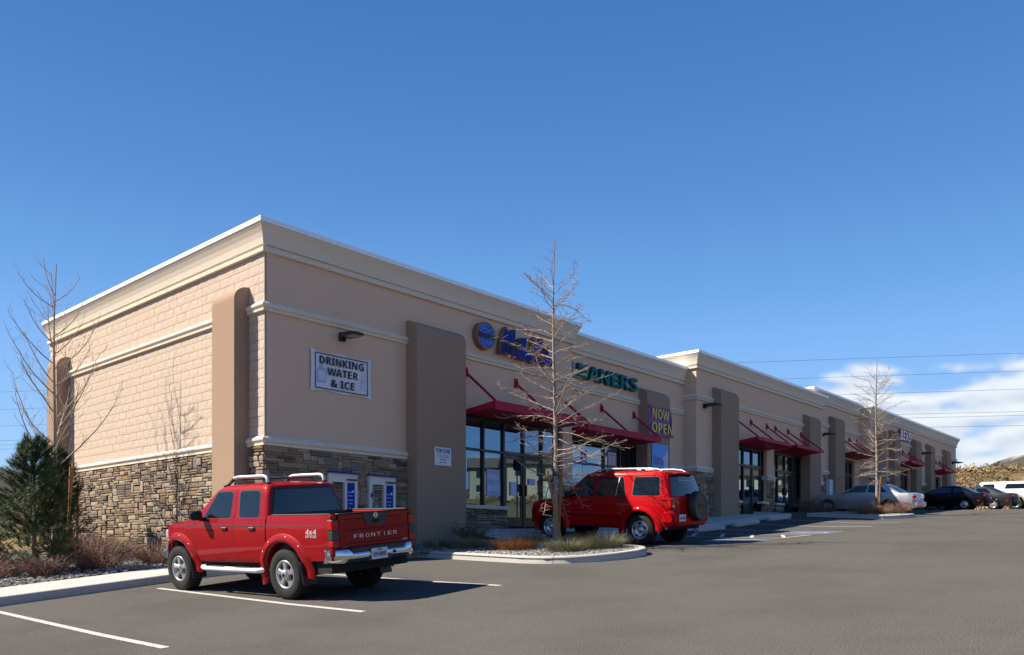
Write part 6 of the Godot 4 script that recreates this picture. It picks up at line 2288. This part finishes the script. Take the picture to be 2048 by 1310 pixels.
# ---------------------------------------------------------------- what lies beyond
func beyond() -> void:
	var m := mat("terrain", Color.WHITE, 0.97, 0.0, 0.2)
	m.vertex_color_use_as_albedo = true
	m.albedo_texture = noise_tex(0.05, 5, [[0.2, Color(0.62, 0.62, 0.6)], [0.8, Color(1.1, 1.08, 1.05)]], 512, 88)
	m.uv1_triplanar = true
	m.uv1_world_triplanar = true
	m.uv1_scale = Vector3.ONE * 0.06
	var f := FastNoiseLite.new()
	f.seed = 3
	f.frequency = 0.01
	f.fractal_octaves = 5
	var radii := PackedFloat32Array()
	var d := 2.0
	while d < 5200.0:
		radii.append(d)
		d *= 1.115
	var st := SurfaceTool.new()
	st.begin(Mesh.PRIMITIVE_TRIANGLES)
	var n := 600
	for i in radii.size():
		for j in n:
			var p := land(radii[i], TAU * j / n, f)
			st.set_color(land_color(radii[i], TAU * j / n, p, f))
			st.add_vertex(p)
	for i in radii.size() - 1:
		for j in n:
			var k := (j + 1) % n
			for v in [i * n + j, (i + 1) * n + k, i * n + k, i * n + j, (i + 1) * n + j, (i + 1) * n + k]: st.add_index(v)
	st.generate_normals()
	structure("hills", st.commit(), m)
	# scrub on the near hill
	rng.seed = 77
	var bs := SurfaceTool.new()
	bs.begin(Mesh.PRIMITIVE_TRIANGLES)
	bs.set_smooth_group(-1)
	for i in 60:
		var o := Vector3(rng.randfn() * 0.5, absf(rng.randfn()) * 0.35, rng.randfn() * 0.5)
		var a := Vector3(rng.randfn(), rng.randfn(), rng.randfn()).normalized() * 0.22
		var b := a.cross(Vector3(rng.randfn(), rng.randfn(), rng.randfn()).normalized())
		for v in [o - a, o + b, o + a]: bs.add_vertex(v)
	var mm := MultiMesh.new()
	mm.transform_format = MultiMesh.TRANSFORM_3D
	mm.use_colors = true
	bs.generate_normals()
	mm.mesh = bs.commit()
	mm.instance_count = 5200
	for i in 5200:
		var a := deg_to_rad(rng.randf_range(58.0, 104.0)) if i < 3600 else deg_to_rad(rng.randf_range(104.0, 165.0))
		var rr := rng.randf_range(105.0, 300.0)
		var p := land(rr, a, f)
		var s := rng.randf_range(0.6, 1.7)
		mm.set_instance_transform(i, Transform3D(Basis(UP, rng.randf() * TAU).scaled(Vector3(s, s * rng.randf_range(0.7, 1.3), s)), p))
		var c := Color(0.20, 0.17, 0.10).lerp(Color(0.30, 0.22, 0.12), rng.randf()) * rng.randf_range(0.6, 1.2)
		if rng.randf() < 0.15: c = Color(0.27, 0.14, 0.085)
		c.a = 1
		mm.set_instance_color(i, c)
	var o := MultiMeshInstance3D.new()
	o.name = "sagebrush"
	o.multimesh = mm
	o.material_override = M.leaf_mass
	add_child(o)
	o.set_meta("kind", "stuff")
	tag(o, "brown scrub covering the low hill beyond the car park", "scrub")
	# overhead wires
	var fw := Vector3(cos(0.7247), 0, -sin(0.7247))
	var rt := Vector3(sin(0.7247), 0, cos(0.7247))
	mat("wire", lin(0.06, 0.07, 0.085), 0.5)
	var ys := [[783.0, 705.0, "highest of the power lines crossing the sky"], [818.0, 741.0, "second power line from the top"], [851.0, 777.0, "third power line from the top"], [880.0, 822.0, "fourth power line from the top, upper of a close pair"], [889.0, 829.5, "fifth power line from the top, lower of a close pair"], [897.0, 850.0, "lowest power line, behind the far tree's crown"]]
	var ends := []
	for q in ys:
		var D := 170.0
		var pts := PackedVector3Array()
		for k in 13:
			var px := lerpf(-900.0, 3000.0, k / 12.0)
			var py := lerpf(q[0], q[1], px / 2048.0) + 10.0 * (sin(PI * k / 12.0) - 0.8) * -1.0
			pts.append(CAM + fw * D + rt * (px - 1024.0) / 1635.0 * D + UP * (1088.8 - py) / 1635.0 * D)
		ends.append([pts[0], pts[12]])
		var g := Geo.new()
		g.tube(pts, 0.03, 0.03, 5)
		solo("power_line", g, M.wire, q[2], "power line", "power lines across the sky")
	for e in 2:
		var p: Vector3 = ends[0][e]
		var gy := land((p - CAM).length(), atan2(p.x - CAM.x, -(p.z - CAM.z)), f).y
		var pole := thing("power_pole", ["wooden pole carrying the power lines off to the left", "wooden pole carrying the power lines off to the right"][e], "pole", Vector3(p.x, gy, p.z))
		var g := Geo.new()
		g.tube(PackedVector3Array([Vector3(0, -1, 0), Vector3(0, (p.y - gy) * 0.5, 0), Vector3(0, p.y - gy + 0.6, 0)]), 0.3, 0.18, 10)
		part("mast", g, M.pine_bark, pole)
		for q in 6:
			var y: float = ends[q][e].y - gy - 0.2
			var ar := Geo.new()
			ar.bar(Vector3(0, y, 0) - fw * 1.2, Vector3(0, y, 0) + fw * 1.2, 0.14, 0.16)
			part("cross_arm", ar, M.pine_bark, pole)
	# houses across the road, seen in the shop windows
	mat("house_wall", lin(0.47, 0.40, 0.29), 0.9)
	mat("house_roof", lin(0.11, 0.085, 0.07), 0.9)
	mat("house_trim", lin(0.6, 0.57, 0.5), 0.8)
	var h := thing("house", "beige two storey house across the road, reflected in the shop windows", "house", Vector3.ZERO, "houses across the road")
	var wl := Geo.new()
	wl.box(Vector3(0, 2.6, 0), Vector3(11, 6.2, 8))
	part("wall", wl, M.house_wall, h)
	var rf := Geo.new()
	rf.prism(PackedVector2Array([Vector2(-4.7, 5.6), Vector2(4.7, 5.6), Vector2(0, 8.0)]), Transform3D(Basis(Vector3(0, 0, 1), UP, Vector3(-1, 0, 0)), Vector3(5.9, 0, 0)), 11.8)
	part("roof", rf, M.house_roof, h)
	var gar := Geo.new()
	gar.box(Vector3(2.6, 1.2, -5.5), Vector3(5.6, 3.4, 3.2))
	part("garage", gar, M.house_wall, h)
	var gr := Geo.new()
	gr.prism(PackedVector2Array([Vector2(-0.3, 2.8), Vector2(6.0, 2.8), Vector2(2.85, 4.2)]), Transform3D(Basis(Vector3(1, 0, 0), UP, Vector3(0, 0, 1)), Vector3(-0.25, 0, -7.4)), 3.4)
	part("garage_roof", gr, M.house_roof, h)
	part("garage_door", flat_box(Vector3(2.6, 1.05, -7.12), Vector3(4.4, 2.2, 0.06)), M.house_trim, h)
	for q in [[-3.4, 1.6, -4.02], [-3.4, 4.3, -4.02], [0.2, 4.3, -4.02], [3.6, 4.6, -4.02]]:
		part("window", flat_box(Vector3(q[0], q[1], q[2]), Vector3(1.6, 1.3, 0.06)), M.car_glass, h)
	var spots := [[98, 74, 40], [115, 62, 38], [132, 50, 35], [148, 38, 30], [92, 100, 45], [138, 78, 36], [165, 56, 30], [112, 96, 44]]
	var hues := [["beige", 0.47, 0.40, 0.29], ["tan", 0.42, 0.32, 0.2], ["cream", 0.56, 0.51, 0.4], ["grey", 0.36, 0.35, 0.33], ["brown", 0.3, 0.22, 0.15], ["white", 0.62, 0.6, 0.56], ["ochre", 0.45, 0.33, 0.17], ["olive", 0.33, 0.32, 0.22]]
	for i in spots.size():
		var o2: Node3D = h
		if i:
			o2 = h.duplicate()
			o2.name = free_name("house")
			add_child(o2)
		o2.set_meta("label", "%s two storey house across the road, reflected in the shop windows" % hues[i][0])
		var hm := mat("house_wall_%s" % hues[i][0], lin(hues[i][1], hues[i][2], hues[i][3]), 0.95, 0.0, 0.1)
		for q in ["wall", "garage"]: (o2.get_node(q) as MeshInstance3D).material_override = hm
		var dd := Vector2(spots[i][0] - CAM.x, spots[i][1] - CAM.z)
		o2.position = land(dd.length(), atan2(dd.x, -dd.y), f) + Vector3(0, -0.2, 0)
		o2.rotation_degrees.y = spots[i][2]

func land(d: float, a: float, f: FastNoiseLite) -> Vector3:
	var x := CAM.x + sin(a) * d
	var z := CAM.z - cos(a) * d
	var deg := rad_to_deg(a)
	var y := ground(x, z) - 0.14
	if x > 60.0 or z > 30.0 or d > 70.0: y -= 0.25
	if z < -12.3 and x > -1.0: y -= 0.0
	var h1 := 1.5
	if deg > 50.0: h1 = lerpf(1.5, 13.2, smoothstep(50.0, 66.0, deg))
	if deg > 110.0: h1 = lerpf(13.2, 9.0, smoothstep(110.0, 130.0, deg))
	if deg > 190.0: h1 = lerpf(9.0, 1.5, smoothstep(190.0, 230.0, deg))
	var start := 95.0 if deg < 108.0 else 58.0
	var h := h1 * smoothstep(start, start + 125.0, d)
	h += f.get_noise_2d(x * 2.2, z * 2.2) * 1.7 * smoothstep(start + 10.0, 220.0, d)
	var h2 := 110.0 + 90.0 * f.get_noise_2d(sin(a) * 130.0 + 500.0, cos(a) * 130.0)
	if deg > 60.0 and deg < 110.0: h2 = interp([60.0, 74.0, 77.0, 78.7, 80.6, 84.0, 90.0, 100.0, 110.0], [60.0, 80.0, 118.0, 176.0, 206.0, 260.0, 300.0, 240.0, 140.0], deg)
	if deg < 30.0: h2 = interp([0.0, 12.0, 17.0, 20.0, 30.0], [150.0, 200.0, 176.0, 140.0, 60.0], deg)
	h += h2 * smoothstep(600.0, 2500.0, d) * (1.0 + 0.05 * f.get_noise_2d(x * 0.16, z * 0.16))
	if d > 2600.0: h *= 1.0 - 0.7 * smoothstep(2600.0, 5000.0, d)
	return Vector3(x, y + h, z)

func land_color(d: float, a: float, p: Vector3, f: FastNoiseLite) -> Color:
	var n := f.get_noise_2d(p.x * 3.0, p.z * 3.0)
	var c := Color(0.30, 0.225, 0.13).lerp(Color(0.20, 0.16, 0.10), clampf(n + 0.5, 0, 1))
	c = c.lerp(Color(0.105, 0.095, 0.09), smoothstep(500.0, 1300.0, d))
	if d > 1400.0:
		var s := f.get_noise_2d(p.x * 0.45 + 300.0, p.z * 0.45) + (p.y - 120.0) * 0.0012
		c = c.lerp(Color(0.62, 0.64, 0.68), smoothstep(0.36, 0.44, s))
	return c

func _ready() -> void:
	# camera
	var cam := Camera3D.new()
	cam.name = "camera"
	add_child(cam)
	cam.position = CAM
	cam.look_at_from_position(CAM, CAM + Vector3(cos(0.7247), 0, -sin(0.7247)))
	cam.projection = Camera3D.PROJECTION_FRUSTUM
	cam.near = 0.1
	cam.far = 9000.0
	cam.size = 0.1 * 1310.0 / 1635.0
	cam.frustum_offset = Vector2(0, 0.1 * (1088.8 - 655.0) / 1635.0)
	cam.current = true
	# sky, sun, exposure
	var we := WorldEnvironment.new()
	we.name = "world"
	var env := Environment.new()
	env.background_mode = Environment.BG_SKY
	var sky := Sky.new()
	sky.sky_material = make_sky()
	env.sky = sky
	env.background_energy_multiplier = 1.0
	env.ambient_light_source = Environment.AMBIENT_SOURCE_DISABLED
	env.tonemap_mode = Environment.TONE_MAPPER_LINEAR
	env.tonemap_exposure = 2.0
	env.sdfgi_enabled = true
	env.ssao_enabled = true
	env.ssil_enabled = true
	we.environment = env
	add_child(we)
	var sun := DirectionalLight3D.new()
	sun.name = "sun"
	sun.light_energy = 1.6
	sun.light_color = Color(1.0, 0.955, 0.885)
	sun.light_angular_distance = 0.5
	sun.shadow_enabled = true
	add_child(sun)
	sun.look_at_from_position(Vector3(-100, 136, -100), Vector3.ZERO)
	materials()
	lay_ground()
	build_shops()
	build_rest()

func make_sky() -> PanoramaSkyMaterial:
	var w := 1536
	var h := 768
	var im := Image.create(w, h, false, Image.FORMAT_RGBF)
	var stops := [-90.0, -1.0, 0.5, 5.0, 10.0, 13.7, 16.6, 22.8, 28.5, 34.0, 55.0, 90.0]
	var cols := [Color(0.15, 0.14, 0.13), Color(0.22, 0.26, 0.3), Color(0.235, 0.355, 0.49), Color(0.19, 0.32, 0.50), Color(0.14, 0.27, 0.485), Color(0.108, 0.231, 0.461), Color(0.081, 0.196, 0.4075), Color(0.0535, 0.1415, 0.3325), Color(0.040, 0.1155, 0.289), Color(0.030, 0.0975, 0.2575), Color(0.018, 0.066, 0.2), Color(0.012, 0.048, 0.16)]
	var f := FastNoiseLite.new()
	f.seed = 5
	f.noise_type = FastNoiseLite.TYPE_SIMPLEX_SMOOTH
	f.frequency = 1.0
	f.fractal_octaves = 5
	f.fractal_gain = 0.55
	for j in h:
		var el := 90.0 - 180.0 * (j + 0.5) / h
		var k := 0
		while k < stops.size() - 2 and el > stops[k + 1]: k += 1
		var c: Color = cols[k].lerp(cols[k + 1], clampf((el - stops[k]) / (stops[k + 1] - stops[k]), 0, 1))
		im.fill_rect(Rect2i(0, j, w, 1), c)
		if el < 0.0 or el > 14.0: continue
		for i in w:
			var a := TAU * (i + 0.5) / w
			var e := deg_to_rad(el)
			var p := Vector3(sin(a) * 7.0, e * 42.0, cos(a) * 7.0)
			var n := f.get_noise_3d(p.x, p.y, p.z)
			var d := f.get_noise_3d(p.x * 0.35 + 40.0, 3.0, p.z * 0.35)
			var n2 := f.get_noise_3d(p.x * 2.5, p.y * 2.0 + 9.0, p.z * 2.5)
			var bias := 0.02 - absf(el - 4.0) * 0.075 + d * 0.6
			var deg := rad_to_deg(a)
			if deg > 60.0 and deg < 110.0: bias = 0.48 * smoothstep(64.0, 71.0, deg) - pow(absf(el - 6.0) / 4.6, 3.0) * 0.5 + 0.02
			if deg > 76.0 and deg < 90.0: bias += 0.5 * exp(-pow((deg - 82.5) / 2.6, 2.0) - pow((el - 9.6) / 1.3, 2.0))
			var cover := smoothstep(-0.02, 0.34, n + bias)
			if cover <= 0.0: continue
			var up := f.get_noise_3d(p.x, p.y + 0.35, p.z) - n
			var lit := clampf(0.66 - up * 1.1 + n2 * 0.28 + (el - 5.0) * 0.03, 0.35, 1.05)
			var cc := Color(0.30, 0.33, 0.39).lerp(Color(0.47, 0.485, 0.50), lit)
			im.set_pixel(i, j, c.lerp(cc, cover * 0.88))
	var m := PanoramaSkyMaterial.new()
	m.panorama = ImageTexture.create_from_image(im)
	return m

func build_rest() -> void:
	car_materials()
	make_pickup()
	make_suv()
	make_sedan("silver_sedan", "silver four door sedan parked behind the second planter", "car", M.silver_paint, 29.9, 3.75, 0.0)
	make_sedan("black_coupe", "black two door car parked between the silver sedan and the white truck", "car", M.black_paint, 43.6, 3.75, 0.0, true)
	make_sedan("dark_sedan", "dark grey sedan whose tail shows behind the black car", "car", M.grey_paint, 46.6, 4.6, 0.0)
	make_camper_truck("camper_truck", "white pickup truck with a white camper shell at the right edge", 50.4, 5.1)
	signs()
	plants()
	beyond()
